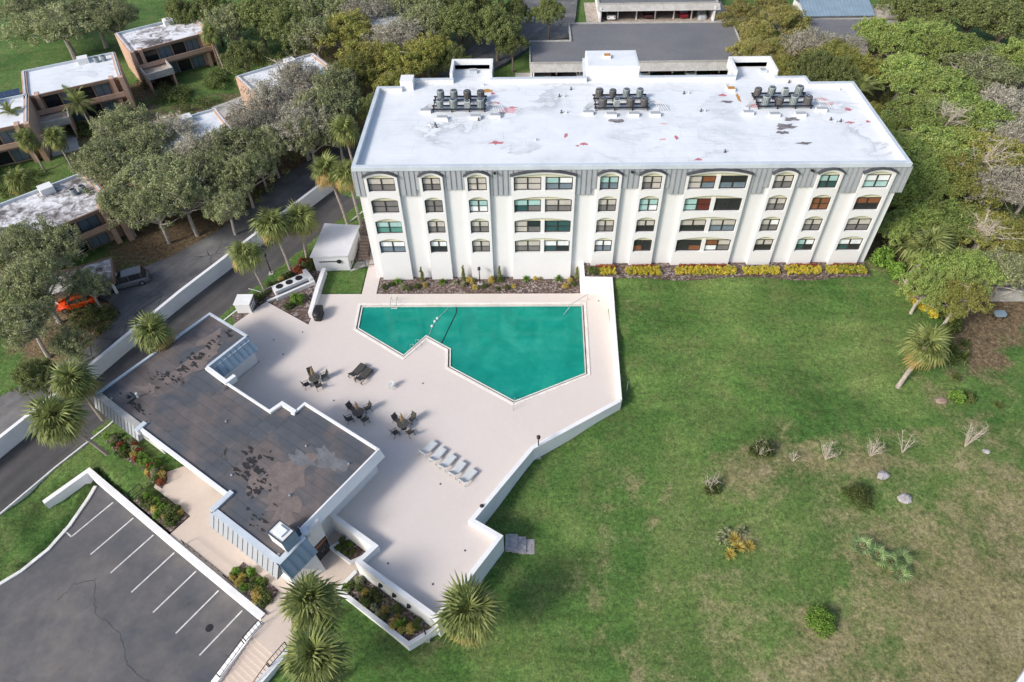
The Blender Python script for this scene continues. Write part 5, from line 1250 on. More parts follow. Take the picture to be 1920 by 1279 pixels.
for i in range(6):
    for k in range(5): m.f.append((i*6+k,i*6+k+1,(i+1)*6+k+1,(i+1)*6+k)); m.m.append(0)
m.f += [tuple(range(5,-1,-1)), tuple(36+k for k in range(6))]; m.m += [0,0]
m.build('cover', plain('grey_car_cover', (.42,.45,.47), (.30,.33,.36), 2, .7), cc)
for i, (x, b) in enumerate([(5.2,dark),(9.6,white),(16.6,dark),(20.5,white),(24.6,dark),(28.5,white),(32.8,dark)]):
    o = copy_tree(b); o.location = (x,116.6,.035); o.rotation_euler.z = rad(90); tag(o, '%s car under the long dark carport, %s bay from the left' % (['dark','white'][i % 2], ['first','second','third','fourth','fifth','sixth','seventh'][i]), 'car', 'cars under the carports')
# ------------------------------------------------------------------ foliage
def leaves(centers, radii, per, L, Wd, rg, up=.5, hang=0., mesh='crown', mat=None, flat=1.0):
    "many small leaf faces scattered through the clumps"
    N = len(centers)*per
    c = np.repeat(centers, per, 0); r = np.repeat(radii, per)
    d = rg.normal(size=(N, 3)); d /= np.linalg.norm(d, axis=1)[:, None]
    p = c + d*(r*rg.uniform(.25, 1, N)**.6)[:, None]*np.array([1, 1, flat])
    nrm = rg.normal(size=(N, 3))*.75 + d*.55; nrm[:, 2] += up; nrm /= np.linalg.norm(nrm, axis=1)[:, None]
    t = rg.normal(size=(N, 3)); t[:, 2] -= hang*2.2; t -= nrm*(t*nrm).sum(1)[:, None]; t /= np.linalg.norm(t, axis=1)[:, None]
    s = np.cross(nrm, t); k = rg.uniform(.6, 1.3, N)[:, None]
    a = p - t*L*.5*k; b = p + t*L*.5*k; m = p + nrm*L*.08
    v = np.stack([a, m+s*Wd*.5*k, b, m-s*Wd*.5*k], 1).reshape(-1, 3)
    q = np.arange(N*4).reshape(N, 4)
    me = np_mesh(mesh, v, q)
    if mat: me.materials.append(mat)
    return me
def clumps(rg, R, Hc, z0, nl, nc, rl=.42):
    "lobed crown: lobes on a dome, clumps over each lobe"
    C = []; 
    for i in range(nl):
        a = 2*math.pi*(i+rg.uniform(-.3, .3))/nl*1.0 + (0 if i % 2 else 1.1); rr = R*math.sqrt(rg.uniform(.0, .62)) if i else 0
        zz = z0 + Hc*(1-(rr/R)**2)*rg.uniform(.6, 1.0)
        lr = R*rl*rg.uniform(.75, 1.2)
        for k in range(nc):
            d = rg.normal(size=3); d /= np.linalg.norm(d); d[2] = abs(d[2])*1.0-.25
            C.append((rr*math.cos(a)+d[0]*lr, rr*math.sin(a)+d[1]*lr, zz+d[2]*lr*.75))
    return np.array(C)
def limbs(rg, C, h0, r0, n, tips=True, sub=3):
    m = MB(); base = Vector((0,0,-.5)); top = Vector((rg.uniform(-.3,.3), rg.uniform(-.3,.3), h0))
    m.tube([base, base.lerp(top,.5)+Vector((.08,-.05,0)), top], [r0*1.25, r0, r0*.85], 8)
    idx = rg.choice(len(C), min(n, len(C)), replace=False)
    for i in idx:
        t = Vector(C[i]); mid = top.lerp(t, .45)+Vector((rg.uniform(-.4,.4), rg.uniform(-.4,.4), rg.uniform(.1,.6)))
        m.tube([top, mid, t], [r0*.5, r0*.3, r0*.07], 5, False)
        for k in range(sub):
            q = mid.lerp(t, rg.uniform(.2,.9)); e = q+Vector((rg.normal()*.9, rg.normal()*.9, rg.uniform(-.1,.8)))
            m.tube([q, e], [r0*.14, r0*.03], 4, False)
    return m
TREE = {}
def variant(key, seed, R, Hc, h0, nl, nc, cr, per, L, Wd, hang, up, mat, trunk, nb, sub=3, rl=.42):
    rg = np.random.default_rng(seed)
    C = clumps(rg, R, Hc, h0, nl, nc, rl)
    C[:, :2] += rg.normal(size=(len(C), 2))*.28; C[:, 2] += rg.normal(size=len(C))*.25
    me = leaves(C, rg.uniform(cr*.7, cr*1.25, len(C)), per, L, Wd, rg, up, hang, 'crown', LEAF[mat], .8)
    tm = limbs(rg, C, h0*.75, .30*R/5, nb, sub=sub)
    tme = bpy.data.meshes.new('trunk'); tme.from_pydata(tm.v, [], tm.f); tme.materials.append(M[trunk]); tme.update()
    TREE.setdefault(key, []).append((tme, me, R, h0+Hc*.55))
for i in range(3):
    variant('o', 100+i, 5, 3.0, 3.9, 15, 19, .60, 42, .40, .105, .35, .95, 'o', 'pale_bark', 44, 7, .44)
    variant('m', 120+i, 5, 2.8, 3.8, 13, 17, .58, 36, .34, .08, .5, .6, 'm', 'pale_bark', 60, 8, .44)
    variant('g', 140+i, 5, 3.2, 4.0, 16, 18, .58, 80, .26, .13, .1, 1.0, 'g', 'pale_bark', 24, 3, .35)
for i in range(2):
    variant('d', 160+i, 5, 3.4, 4.2, 15, 17, .60, 80, .28, .12, .25, .85, 'd', 'bark', 14, 3, .36)
    variant('y', 180+i, 5, 3.2, 4.0, 15, 16, .56, 72, .27, .11, .2, .85, 'y', 'pale_bark', 22, 3, .36)
    variant('b', 200+i, 3.4, 4.0, 2.6, 11, 15, .55, 90, .42, .07, .8, .2, 'b', 'dead', 26, 4, .4)
TR = [(-84.7,125.7,6.5,7.2,'o'),(-81.0,130.5,6.5,5.9,'o'),(-93.6,133.5,6.5,5.0,'o'),(-75.9,129.1,6.5,3.9,'o'),(-57.1,88.2,6.5,4.6,'o'),(-55.5,79.8,6.5,5.0,'o'),(-48.2,75.8,6.5,5.2,'o'),(-43.2,71.2,6.5,3.7,'o'),(-46.4,69.6,6.5,3.2,'o'),(-42.0,77.2,6.5,4.7,'o'),(-40.6,82.9,6.5,4.4,'o'),(-37.5,77.2,6.5,3.1,'o'),(-44.6,81.6,6.5,3.6,'m'),(-49.5,87.3,6.5,3.4,'m'),(-52.2,82.4,6.5,4.4,'o'),(-38.2,71.2,6.5,2.7,'o'),(-51.5,71.1,6.5,3.0,'o'),(-38.8,95.7,6.5,4.8,'m'),(-35.6,102.5,6.5,4.6,'m'),(-32.5,89.2,6.5,4.9,'m'),(-29.5,93.1,6.5,4.3,'o'),(-35.8,84.6,6.5,3.1,'o'),(-30.8,86.5,6.5,3.1,'o'),(-27.2,88.8,6.5,2.9,'o'),(-38.9,88.6,6.5,3.8,'m'),(-28.9,100.6,6.5,4.1,'o'),(-36.6,81.1,6.5,2.6,'o'),(-31.8,120.6,6.5,5.6,'y'),(-36.7,119.6,6.5,4.6,'o'),(-24.5,109.4,6.5,5.2,'y'),(-19.4,107.3,6.5,4.3,'y'),(-16.5,112.6,6.5,4.4,'y'),(-27.2,105.1,6.5,3.8,'y'),(-22.1,118.1,6.5,5.0,'m'),(-28.9,128.7,6.5,4.9,'m'),(-17.8,124.8,6.5,5.2,'o'),(-11.4,122.1,7.0,4.5,'d'),(-5.3,121.9,7.0,4.2,'d'),(-8.5,130.4,7.0,4.9,'d'),(-12.0,111.3,7.0,2.8,'d'),(-2.5,118.4,7.0,2.5,'d'),(-23.4,95.2,7.0,2.8,'d'),(-21.3,102.2,6.5,2.9,'y'),(-53.2,124.7,6.5,4.8,'o'),(-48.4,126.8,7.0,5.3,'d'),(-42.1,123.1,7.0,4.7,'d'),(-39.6,132.9,6.5,5.0,'o'),(-58.4,130.9,7.0,3.9,'d'),(-47.1,112.3,7.0,3.1,'d'),(-44.8,134.3,7.0,4.5,'d'),(-33.8,134.0,6.5,5.0,'o'),(-23.6,133.6,6.5,5.0,'o'),(-15.5,132.0,7.0,4.4,'d'),(-63.5,129.8,7.0,3.4,'d'),(-58.1,61.6,6.5,3.4,'o'),(-54.6,62.1,6.5,3.0,'o'),(-53.9,55.1,6.5,3.6,'o'),(-53.0,50.1,6.5,3.3,'o'),(-49.0,49.3,6.5,2.2,'o'),(-49.9,57.3,6.5,2.1,'o'),(-61.6,64.7,6.5,2.5,'o'),(-50.7,45.1,7.0,2.1,'d'),(-1.7,131.5,7.0,2.7,'d'),(4.2,131.3,7.0,2.9,'d'),(39.3,131.7,4.5,3.5,'b'),(40.8,123.3,4.5,3.3,'b'),(40.6,114.6,4.5,3.1,'b'),(37.7,115.7,4.5,2.9,'b'),(47.1,127.8,4.5,3.7,'b'),(43.0,115.6,4.5,3.2,'b'),(46.3,134.0,4.5,3.2,'b'),(35.7,108.8,4.5,2.2,'b'),(46.6,112.9,6.5,3.7,'m'),(48.8,108.8,6.5,4.1,'y'),(44.5,103.1,7.0,3.1,'d'),(51.3,104.9,6.5,3.7,'y'),(52.4,112.1,6.5,3.0,'m'),(41.1,105.2,6.5,2.8,'y'),(47.1,101.2,7.0,2.8,'d'),(61.0,114.5,6.5,4.4,'g'),(66.6,115.4,6.5,4.9,'g'),(68.7,110.2,6.5,5.1,'g'),(58.3,102.9,6.5,4.5,'g'),(61.0,97.6,6.5,5.5,'g'),(69.5,102.7,6.5,5.3,'o'),(67.9,91.8,6.5,4.5,'m'),(62.1,89.7,6.5,5.2,'g'),(54.9,89.0,6.5,4.5,'g'),(49.4,79.4,6.5,3.8,'g'),(54.3,81.3,6.5,4.9,'g'),(59.9,79.9,6.5,4.2,'y'),(49.7,73.3,6.5,4.0,'g'),(53.8,73.8,6.5,4.3,'y'),(57.8,72.0,6.5,3.9,'m'),(47.2,68.7,5.0,3.2,'g'),(50.4,66.5,5.0,3.8,'g'),(53.7,65.5,5.0,3.8,'y'),(56.2,64.4,5.0,3.4,'y'),(45.9,58.8,5.0,2.7,'g'),(49.2,58.3,5.0,2.9,'g'),(52.5,57.8,5.0,2.8,'o'),(42.8,55.3,5.0,2.2,'g'),(45.7,53.6,5.0,2.4,'y'),(46.2,72.7,6.5,2.5,'g'),(43.8,65.6,5.0,2.0,'g'),(49.6,87.7,6.5,2.2,'g'),(47.6,80.1,6.5,2.1,'g'),(50.3,93.8,6.5,1.9,'y'),(71.7,125.2,7.0,4.7,'d'),(78.0,125.0,7.0,5.1,'d'),(81.3,120.3,7.0,5.4,'d'),(76.9,107.1,6.5,4.2,'g'),(67.1,126.6,7.0,3.8,'d'),(87.0,128.3,7.0,4.7,'d'),(65.5,83.1,6.5,3.6,'m'),(58.7,117.8,6.5,2.9,'g')]
KIND = {'o': ('oak_tree', 'grey-green spreading oak'), 'm': ('mossy_oak_tree', 'pale mossy bare-branched oak'), 'd': ('evergreen_tree', 'dark green leafy tree'),
        'g': ('leafy_tree', 'dense green tree'), 'y': ('yellow_green_tree', 'yellow-green leafy tree'), 'b': ('bamboo_clump', 'tall golden-green bamboo clump')}
def where(x, y):
    if x > 38: return ('behind the right end of the apartment block' if y > 96 else 'in the wood right of the apartment block' if y > 62 else 'at the edge of the right-hand lawn')
    if x < -74: return 'on the green lawn at the top left'
    if x < -48 and y < 66: return 'over the left carport beside the road'
    if x < -30 and y < 92: return 'over the townhouses left of the road'
    if y > 115: return 'along the top edge of the picture'
    return 'between road and white roof'
cnt = {}
for i, (x, y, z, R, k) in enumerate(TR):
    vs = TREE[k]; tme, cme, R0, zc = vs[i % len(vs)]
    z0 = ground_z(x, y) if not (-30 < x < 40 and y > 100) else 0.0
    nm, desc = KIND[k]; w = where(x, y); sc = R/R0*(1.20 if x > 42 else 1.08)
    e = empty(nm, (x, y, z0), '%s %s' % (desc, w), 'bamboo' if k == 'b' else 'tree', '%ss %s' % (desc, w))
    rot = (i*2.399) % 6.283
    vz = max(.75, min(1.5, (z-z0)/(zc*sc)))
    e.scale = (sc, sc, sc*vz); e.rotation_euler.z = rot
    link('trunk', tme, e); link('crown', cme, e)

# bare pale trees standing among the leafy ones
for i, (x, y, hh, rr) in enumerate([(58.5,77.5,8.6,3.2),(62.0,72.5,8.2,3.0),(53.0,63.8,6.6,2.6),(57.5,86.5,9.2,3.2),(-38.0,103.5,9.0,3.4),(-33.5,96.0,8.6,3.2),(-23.5,119.0,9.0,3.0)]):
    rg = np.random.default_rng(800+i); z0 = ground_z(x, y) if y < 95 else .1
    C = np.stack([rg.normal(size=30)*rr*.55, rg.normal(size=30)*rr*.55, rg.uniform(hh*.7, hh*1.02, 30)], 1)
    e = empty('bare_tree', (x, y, z0), 'leafless pale-branched tree %s' % where(x, y), 'tree', 'leafless pale trees')
    mm = limbs(rg, C, hh*.5, .2, 26, sub=7); me_ = bpy.data.meshes.new('branches'); me_.from_pydata(mm.v, [], mm.f); me_.materials.append(M['dead']); me_.update(); link('branches', me_, e)
# ------------------------------------------------------------------ palms
def fan_mesh(seed, droop, old=False, nl=20, Lp=.75, Lf=1.0):
    rg = random.Random(seed); m = MB()
    m.tube([(0,0,0),(Lp*.6,0,.06),(Lp,0,.02)], [.03,.022,.016], 4, False)
    for k in range(nl):
        a = rad(-125+250*k/(nl-1)); l = Lf*(1-.28*abs(a)/rad(125))*rg.uniform(.88,1.1); dr = droop*rg.uniform(.7,1.3)
        dx, dy = math.cos(a), math.sin(a); w = .055
        p0 = Vector((Lp,0,.02)); p1 = p0+Vector((dx*l*.55, dy*l*.55, .05*math.cos(k*2.1)-.06*dr)); p2 = p0+Vector((dx*l*.92, dy*l*.92, -.42*dr))
        s = Vector((-dy,dx,0))*w
        m.add([p0-s*.2, p0+s*.2, p1+s, p1-s, p2], [(0,1,2,3),(3,2,4)])
    me = bpy.data.meshes.new('frond'); me.from_pydata(m.v, [], m.f); me.materials.append(LEAF['palm_old' if old else 'palm']); me.update(); return me
FAN = [fan_mesh(i, 1.0+.6*i, nl=17) for i in range(3)]; FANP = fan_mesh(5, .6, nl=14); FANP.materials.clear(); FANP.materials.append(LEAF['palmetto']); FANO = fan_mesh(9, 1.5, True)
def feather_mesh(seed, L=2.6):
    rg = random.Random(seed); m = MB(); P = []
    for i in range(9):
        t = i/8; P.append(Vector((L*t*(1-.18*t), 0, .9*t-1.5*t*t)))
    m.tube(P, [.035*(1-.8*i/8) for i in range(9)], 4, False)
    for i in range(26):
        t = .12+.88*i/25; k = t*8; j = min(7, int(k)); p = P[j].lerp(P[j+1], k-j); l = .62*math.sin(math.pi*min(.97, t*.9+.1))+.1
        for s in (-1,1):
            q = p+Vector((l*.45, s*l*.85, -l*.35)); m.add([p+Vector((-.04,0,0)), p+Vector((.04,0,0)), q], [(0,1,2)])
    me = bpy.data.meshes.new('frond'); me.from_pydata(m.v, [], m.f); me.materials.append(LEAF['palm']); me.update(); return me
FEA = [feather_mesh(i, 2.4+.3*i) for i in range(2)]
def palm(base, crown, label, nf=44, sc=1.0, kind='fan', old=8, r=.17, name='palm_tree', group=None):
    e = empty(name, base, label, 'palm', group)
    B = Vector(base); C = Vector(crown); d = C-B
    P = [B-Vector((0,0,.4)), B+Vector((d.x*.28,d.y*.28,d.z*.33)), B+Vector((d.x*.62,d.y*.62,d.z*.66)), C]
    t = MB().tube(P, [r*1.3, r, r*.9, r*1.15], 10); t.build('trunk', M['palm_bark'], e)
    for k in range(nf):
        f = k/(nf-1); el = rad(80-118*f**.85+rng.uniform(-12,12)); az = k*2.39996+rng.uniform(-.35,.35)
        isold = k >= nf-old
        me = (FANO if isold else FAN[min(2, int(f*3))]) if kind == 'fan' else FEA[k % 2]
        o = link('frond', me, e); o.location = C-B; s = sc*rng.uniform(.72,1.18)*(1.42 if kind == 'fan' else 1.2)
        o.rotation_euler = (rng.uniform(-.25,.25), -el, az); o.scale = (s,s,s)
    return e
GP_ = 'sabal palms'
palm((-41.9,38.2,-1.0),(-43.3,37.4,5.1),'sabal palm with leaning trunk on the grass beside the driveway',52,1.18,old=10,group=GP_)
palm((-43.9,42.2,-.55),(-43.9,42.0,5.2),'round sabal palm between driveway and clubhouse corner',48,1.05,group=GP_)
palm((-39.0,49.2,-.5),(-38.7,49.0,5.0),'round sabal palm overhanging the driveway behind the clubhouse roof',46,.95,group=GP_)
palm((-31.7,61.0,-.3),(-32.1,60.3,6.0),'sabal palm beside the fan unit, nearest the clubhouse',40,.92,group=GP_)
palm((-29.3,64.4,-.3),(-30.3,65.6,6.2),'tall sabal palm left of the pump house, front one of a pair',46,1.02,group=GP_)
palm((-28.0,67.1,-.3),(-27.5,67.4,5.6),'sabal palm left of the pump house, rear one of a pair',44,1.0,group=GP_)
palm((-24.2,74.7,-.35),(-25.7,76.0,7.0),'yellowish sabal palm by the left end of the apartment block, left one',44,1.0,old=16,group=GP_)
palm((-22.2,73.9,-.35),(-22.9,75.1,6.7),'yellowish sabal palm touching the left end of the apartment block',44,1.0,old=18,group=GP_)
palm((-17.2,21.8,-1.72),(-16.5,21.1,3.9),'round sabal palm at the corner of the clubhouse entrance',52,1.12,old=5,group=GP_)
palm((-15.4,17.2,-2.4),(-15.4,17.3,3.4),'round sabal palm beside the entrance stairs at the bottom edge',52,1.16,old=5,group=GP_)
palm((-4.7,20.6,-2.5),(-4.55,20.9,2.9),'round sabal palm on the lawn at the tip of the pool deck',52,1.16,old=9,group=GP_)
palm((37.9,45.3,-.1),(40.0,47.3,4.2),'leaning sabal palm with pale trunk on the right-hand lawn',50,1.05,old=14,r=.22,group=GP_)
palm((43.3,59.3,1.0),(45.4,61.9,5.1),'palm with leaning trunk at the edge of the right-hand wood',30,1.35,old=0,r=.2)
palm((-25.0,86,.0),(-25.6,87.0,6.4),'palm half hidden at the left end of the white roof',40,1.0,old=6,group=GP_)
for i, (x, y, zc, lab, kd, s) in enumerate([(-69.4,98.6,5.0,'feathery palm before the terrace of the white-roofed townhouse','f',1.0),(-72.5,88.3,4.6,'palm with curved trunk below the terrace house, left one','fan',.85),(-68.6,88.9,4.6,'palm with curved trunk below the terrace house, right one','fan',.85),
        (-76.8,93.5,6.2,'palm poking above the white roof at the left edge','f',.8),(-55.0,119.5,6.8,'thin palm before the balcony of the mottled-roof townhouse','fan',.85),(-46.0,115.5,5.0,'palm beside the dark trees at the top','fan',.9),(-70.5,80.5,3.0,'palm at the left edge above the stained roof','fan',.9),(49.5,98.0,6.0,'feathery palm at the far right corner of the white roof','f',1.25)]):
    z0 = ground_z(x, y); palm((x+1.2,y-1.4,z0),(x,y,zc),lab,30 if kd == 'fan' else 24,s,'fan' if kd == 'fan' else 'feather',3,.13)

# ------------------------------------------------------------------ shrubs, hedges, beds
def bush_mesh(seed, mat, R=.5, H=.6, n=26, per=46, L=.14, Wd=.06, up=.5):
    rg = np.random.default_rng(seed); d = rg.normal(size=(n,3)); d /= np.linalg.norm(d, axis=1)[:, None]; d[:, 2] = np.abs(d[:, 2])
    C = d*np.array([R,R,H])*.75*rg.uniform(.6,1.1,(n,1)); C[:, 2] += .1
    return leaves(C, rg.uniform(.12,.24,n)*R/.5, per, L, Wd, rg, up, 0, 'foliage', LEAF[mat])
def spiky_mesh(seed, mat, n=60, L=.8, w=.05, arch=.5):
    rg = random.Random(seed); m = MB()
    for k in range(n):
        a = rg.uniform(0,6.283); el = rad(rg.uniform(18,85)); l = L*rg.uniform(.7,1.1)
        d = Vector((math.cos(a)*math.cos(el), math.sin(a)*math.cos(el), math.sin(el))); s = Vector((-math.sin(a),math.cos(a),0))*w
        p1 = d*l*.55; p2 = d*l+Vector((0,0,-arch*l*math.cos(el)))
        m.add([-s*.5, s*.5, p1+s, p1-s, p2], [(0,1,2,3),(3,2,4)])
    me = bpy.data.meshes.new('foliage'); me.from_pydata(m.v, [], m.f); me.materials.append(LEAF[mat]); me.update(); return me
BM = {k: [bush_mesh(300+i*7+j, k) for j in range(2)] for i, k in enumerate(('shrub','bright','yellow','red','pale','gold'))}
SM = {'bright': spiky_mesh(1,'bright'), 'pale': spiky_mesh(2,'pale',40,.7), 'gold': spiky_mesh(3,'gold',70,.75,.035,.25), 'shrub': spiky_mesh(4,'shrub',60,.9)}
def plant(name, me, x, y, z, s, label, cat='shrub', group=None, sz=1.0):
    o = link(name, me, None, (x,y,z)); o.scale = (s,s,s*sz); o.rotation_euler.z = rng.uniform(0,6.28); return tag(o, label, cat, group)
# yellow hedges before the facade, each clipped block a row of bushes that reads as one hedge
def hedge(x0, x1, y, z, mat, h, label, wd=.55, group=None):
    rg = np.random.default_rng(int(x0*10)+900); n = int((x1-x0)*44)
    C = np.stack([rg.uniform(x0,x1,n), y+rg.uniform(-wd,wd,n), z+rg.uniform(.15,h,n)], 1)
    off = Vector(((x0+x1)/2, y, z)); C -= np.array(off)
    me = leaves(C, rg.uniform(.12,.22,n), 34, .13, .075, rg, .6, 0, 'hedge', LEAF[mat])
    return tag(link('hedge', me, None, tuple(off)), label, 'hedge', group)
HG = 'yellow hedges before the facade'
for i, (a, b, k) in enumerate([(8.6,10.4,'yellow'),(11.6,15.6,'yellow'),(17.4,24.4,'yellow'),(25.3,29.4,'yellow'),(30.3,34.3,'yellow'),(35.0,39.4,'yellow')]):
    hedge(a, b, 61.35, 2.12, k, .55, 'clipped yellow hedge before the facade, %s from the left' % ['first and shortest','second','third and longest','fourth','fifth','sixth'][i], group=HG)
hedge(36.2,39.4,61.45,2.14,'bright',.5,'green end of the rightmost yellow hedge')
hedge(7.1,8.5,61.4,2.12,'shrub',.5,'green low hedge beside the white step wall')
for i, (x0, x1) in enumerate([(8.2,10.4),(12.4,15.0),(18,23.5),(31,34),(36,38.6)]):
    hedge(x0, x1, 62.25, 2.1, 'red', .28, 'dark red groundcover strip between pier and yellow hedge, %s from the left' % ['first','second','third','fourth','fifth'][i], .2, 'red strips behind the yellow hedges')
nb = 0
for (x, y, s, k) in [(-17.2,61.2,.9,'shrub'),(-16.4,61.7,.8,'shrub'),(-14.9,61.2,.9,'pale'),(-14.2,60.9,.8,'shrub'),(-13.2,61.2,.9,'shrub'),(-12.3,61.5,.8,'gold'),(-7.6,61.6,.8,'pale'),(-6.9,62.2,1.2,'gold'),(-6.2,61.0,.9,'gold'),(-5.1,61.3,.8,'shrub'),(-4.3,62.2,1.1,'gold'),(-3.2,62.4,1.1,'shrub'),(-2.4,61.0,.8,'shrub'),(-1.6,61.2,.7,'gold'),(-3.6,60.8,.7,'shrub'),(4.6,61.2,.9,'gold'),(5.2,62.2,.9,'gold'),(5.7,61.6,.8,'shrub'),(1.0,62.6,.7,'gold')]:
    nb += 1; plant('shrub', BM[k][nb % 2], x, y, .03, s, 'small %s shrub in the mulch before the left facade' % {'shrub':'green','pale':'pale','gold':'golden'}[k], 'shrub', 'small shrubs in the left facade bed')
for i, (x, y, k, s) in enumerate([(-15.7,62.1,'bright',1.1),(-10.2,62.0,'bright',1.1),(-8.7,61.9,'pale',1.0),(-.1,62.5,'bright',1.05),(3.8,62.6,'bright',1.1),(1.6,62.7,'gold',.8)]):
    plant('spiky_plant', SM[k], x, y, .03, s, 'spiky %s plant in the left facade bed, %s from the left' % ({'bright':'bright green','pale':'pale','gold':'golden'}[k], ['first','second','third','fourth','sixth','fifth'][i]), 'plant', 'spiky plants in the facade bed')
def cypress(x, y, h, label):
    e = empty('cypress', (x,y,.03), label, 'tree', 'narrow cypresses against the facade'); rg = np.random.default_rng(int(x*7)+500); n = 30
    t = np.linspace(0,1,n); C = np.stack([rg.normal(size=n)*.05, rg.normal(size=n)*.05, .2+t*h], 1)
    link('crown', leaves(C, .28*(1-t*.8), 60, .14, .05, rg, .2, -.6, 'crown', LEAF['d']), e)
    MB().tube([(x,y,-.2),(x,y,h*.5)], .04, 6).build('trunk', M['bark'], e)
for i, (x, y, h) in enumerate([(-12.7,62.4,2.0),(-7.7,62.5,2.1),(-3.3,62.6,1.9),(6.0,62.6,1.7)]): cypress(x, y, h, 'narrow dark cypress against the white facade, %s from the left' % ['first','second','third','fourth'][i])
# bed plants along the entrance walk, flower bed, planters, corner bed
def scatter(poly, n, z, kinds, label, group, s0=.7, s1=1.2, seed=1):
    r = random.Random(seed); xs = [p[0] for p in poly]; ys = [p[1] for p in poly]; k = 0; pts = []; tries = 0
    while k < n and tries < 4000:
        tries += 1
        x = r.uniform(min(xs),max(xs)); y = r.uniform(min(ys),max(ys))
        if not inside(poly,x,y) or any((x-a)**2+(y-b)**2 < .18 for a,b in pts): continue
        pts.append((x,y)); c = r.choice(kinds); k += 1
        plant('shrub', BM[c][k % 2], x, y, z, r.uniform(s0,s1), label % {'shrub':'green','bright':'bright green','yellow':'yellow','red':'red','pale':'pale','gold':'golden'}[c], 'shrub', group)
scatter(inset(BED1,.25), 24, -1.68, ['shrub','shrub','shrub','bright','gold','shrub'], 'low %s shrub in the bed by the parking wall', 'shrubs in the upper walk bed', .7,1.2,2)
scatter(inset(BED2,.25), 18, -1.68, ['shrub','shrub','gold','bright','shrub'], 'low %s shrub in the planting bed by the entrance stairs', 'shrubs in the lower walk bed', .7,1.1,3)
scatter(inset(FB,.2), 34, -1.66, ['shrub','bright','red','pale','gold','shrub','bright'], 'low %s plant in the flower bed along the clubhouse', 'plants in the clubhouse flower bed', .6,1.1,4)
scatter([uvL(5.5,-10.2), uvL(12.2,-10.2), uvL(12.2,-8.9), uvL(5.5,-8.9)], 20, -1.5, ['shrub','shrub','shrub','gold','pale'], 'low %s shrub in the long planter', 'shrubs in the long planter', .6,1.1,5)
scatter([uvL(2.0,-8.1), uvL(3.9,-8.1), uvL(3.9,-7.0), uvL(2.0,-7.0)], 6, -1.4, ['shrub','bright'], 'low %s shrub in the small entry planter', 'shrubs in the entry planter', .6,.9,6)
scatter([uvL(-8.8,-12.3), uvL(-7.6,-12.3), uvL(-7.6,-11.2), uvL(-8.8,-11.2)], 4, -1.72, ['gold','bright'], 'low %s shrub against the clubhouse mansard corner', 'shrubs at the mansard corner', .6,.9,7)
scatter([(-28.6,63.5),(-26.4,64.3),(-26.5,67.3),(-28.4,66.5)], 9, -.1, ['red','shrub','red','shrub','shrub'], '%s shrub between pump house and driveway', 'shrubs beside the pump house', 1.0,1.7,8)
scatter([(-33.5,58.3),(-31.2,59.6),(-28.8,64.2),(-30.4,63.6)], 10, -.2, ['shrub','shrub','shrub','red','gold'], 'low %s shrub on the road side of the fan unit', 'shrubs by the fan unit', .8,1.3,9)
for i, (x, y, z, k, s, lab) in enumerate([(-27.2,58.9,-.1,'bright',1.9,'round bright green shrub in the triangular mulch bed'),(-28.0,57.9,-.1,'shrub',1.2,'smaller green shrub in the triangular mulch bed')]):
    plant('shrub', BM[k][0], x, y, z, s, lab)
a = uvL(11.2,-9.9); plant('spiky_plant', SM['bright'], a[0], a[1], -1.5, 1.35, 'large spiky green plant at the end of the long planter', 'plant')
a = uvL(5.3,-10.2); plant('spiky_plant', SM['bright'], a[0], a[1], -1.5, .9, 'spiky green plant at the start of the long planter', 'plant')
for i, (u, v) in enumerate([(8.2,-8.9),(8.7,-9.1),(9.6,-9.0),(9.9,-9.4),(9.5,-9.9)]):
    a = uvL(u,v); plant('agave', SM['pale'], a[0], a[1], -1.5, .62, 'pale rosette plant in the long planter', 'plant', 'pale rosettes in the long planter')
# lawn plants, rocks, bare shrubs
plant('round_bush', bush_mesh(777,'bright',1.35,1.15,60,80,.16,.09), 23.9,22.0,ground_z(23.9,22)-.05,1.0,'round bright green bush standing alone on the near lawn','bush')
plant('loose_bush', bush_mesh(778,'shrub',1.5,1.3,44,60,.2,.06), 30.3,33.2,ground_z(30.3,33.2)-.05,1.0,'loose green bush beside the two pale rocks','bush')
e = empty('palmetto', (31.0,26.8,ground_z(31,26.8)), 'low blue-green palmetto clump on the near lawn', 'palm')
for i, (dx, dy) in enumerate([(0,0),(-1.0,.7),(.9,.3),(.2,-1.0),(-1.9,1.5)]):
    for k in range(6):
        o = link('frond', FANP, e); o.location = (dx,dy,.1); o.rotation_euler = (rng.uniform(-.2,.2), -rad(rng.uniform(15,60)), k*1.05+i); o.scale = (.82,)*3
yg = 'yucca rosettes in the lawn cluster'
for i, (dx, dy, k) in enumerate([(0,.3,'gold'),(.2,-.5,'gold'),(-.6,1.0,'pale'),(-1.1,.2,'pale'),(-.7,-1.2,'gold'),(1.1,-.4,'gold'),(.9,1.0,'pale')]):
    plant('yucca', SM[k], 18.4+dx, 29.1+dy, ground_z(18.4,29.1)+.02, 1.15, '%s yucca rosette in the cluster on the near lawn' % {'gold':'golden','pale':'pale'}[k], 'plant', yg)
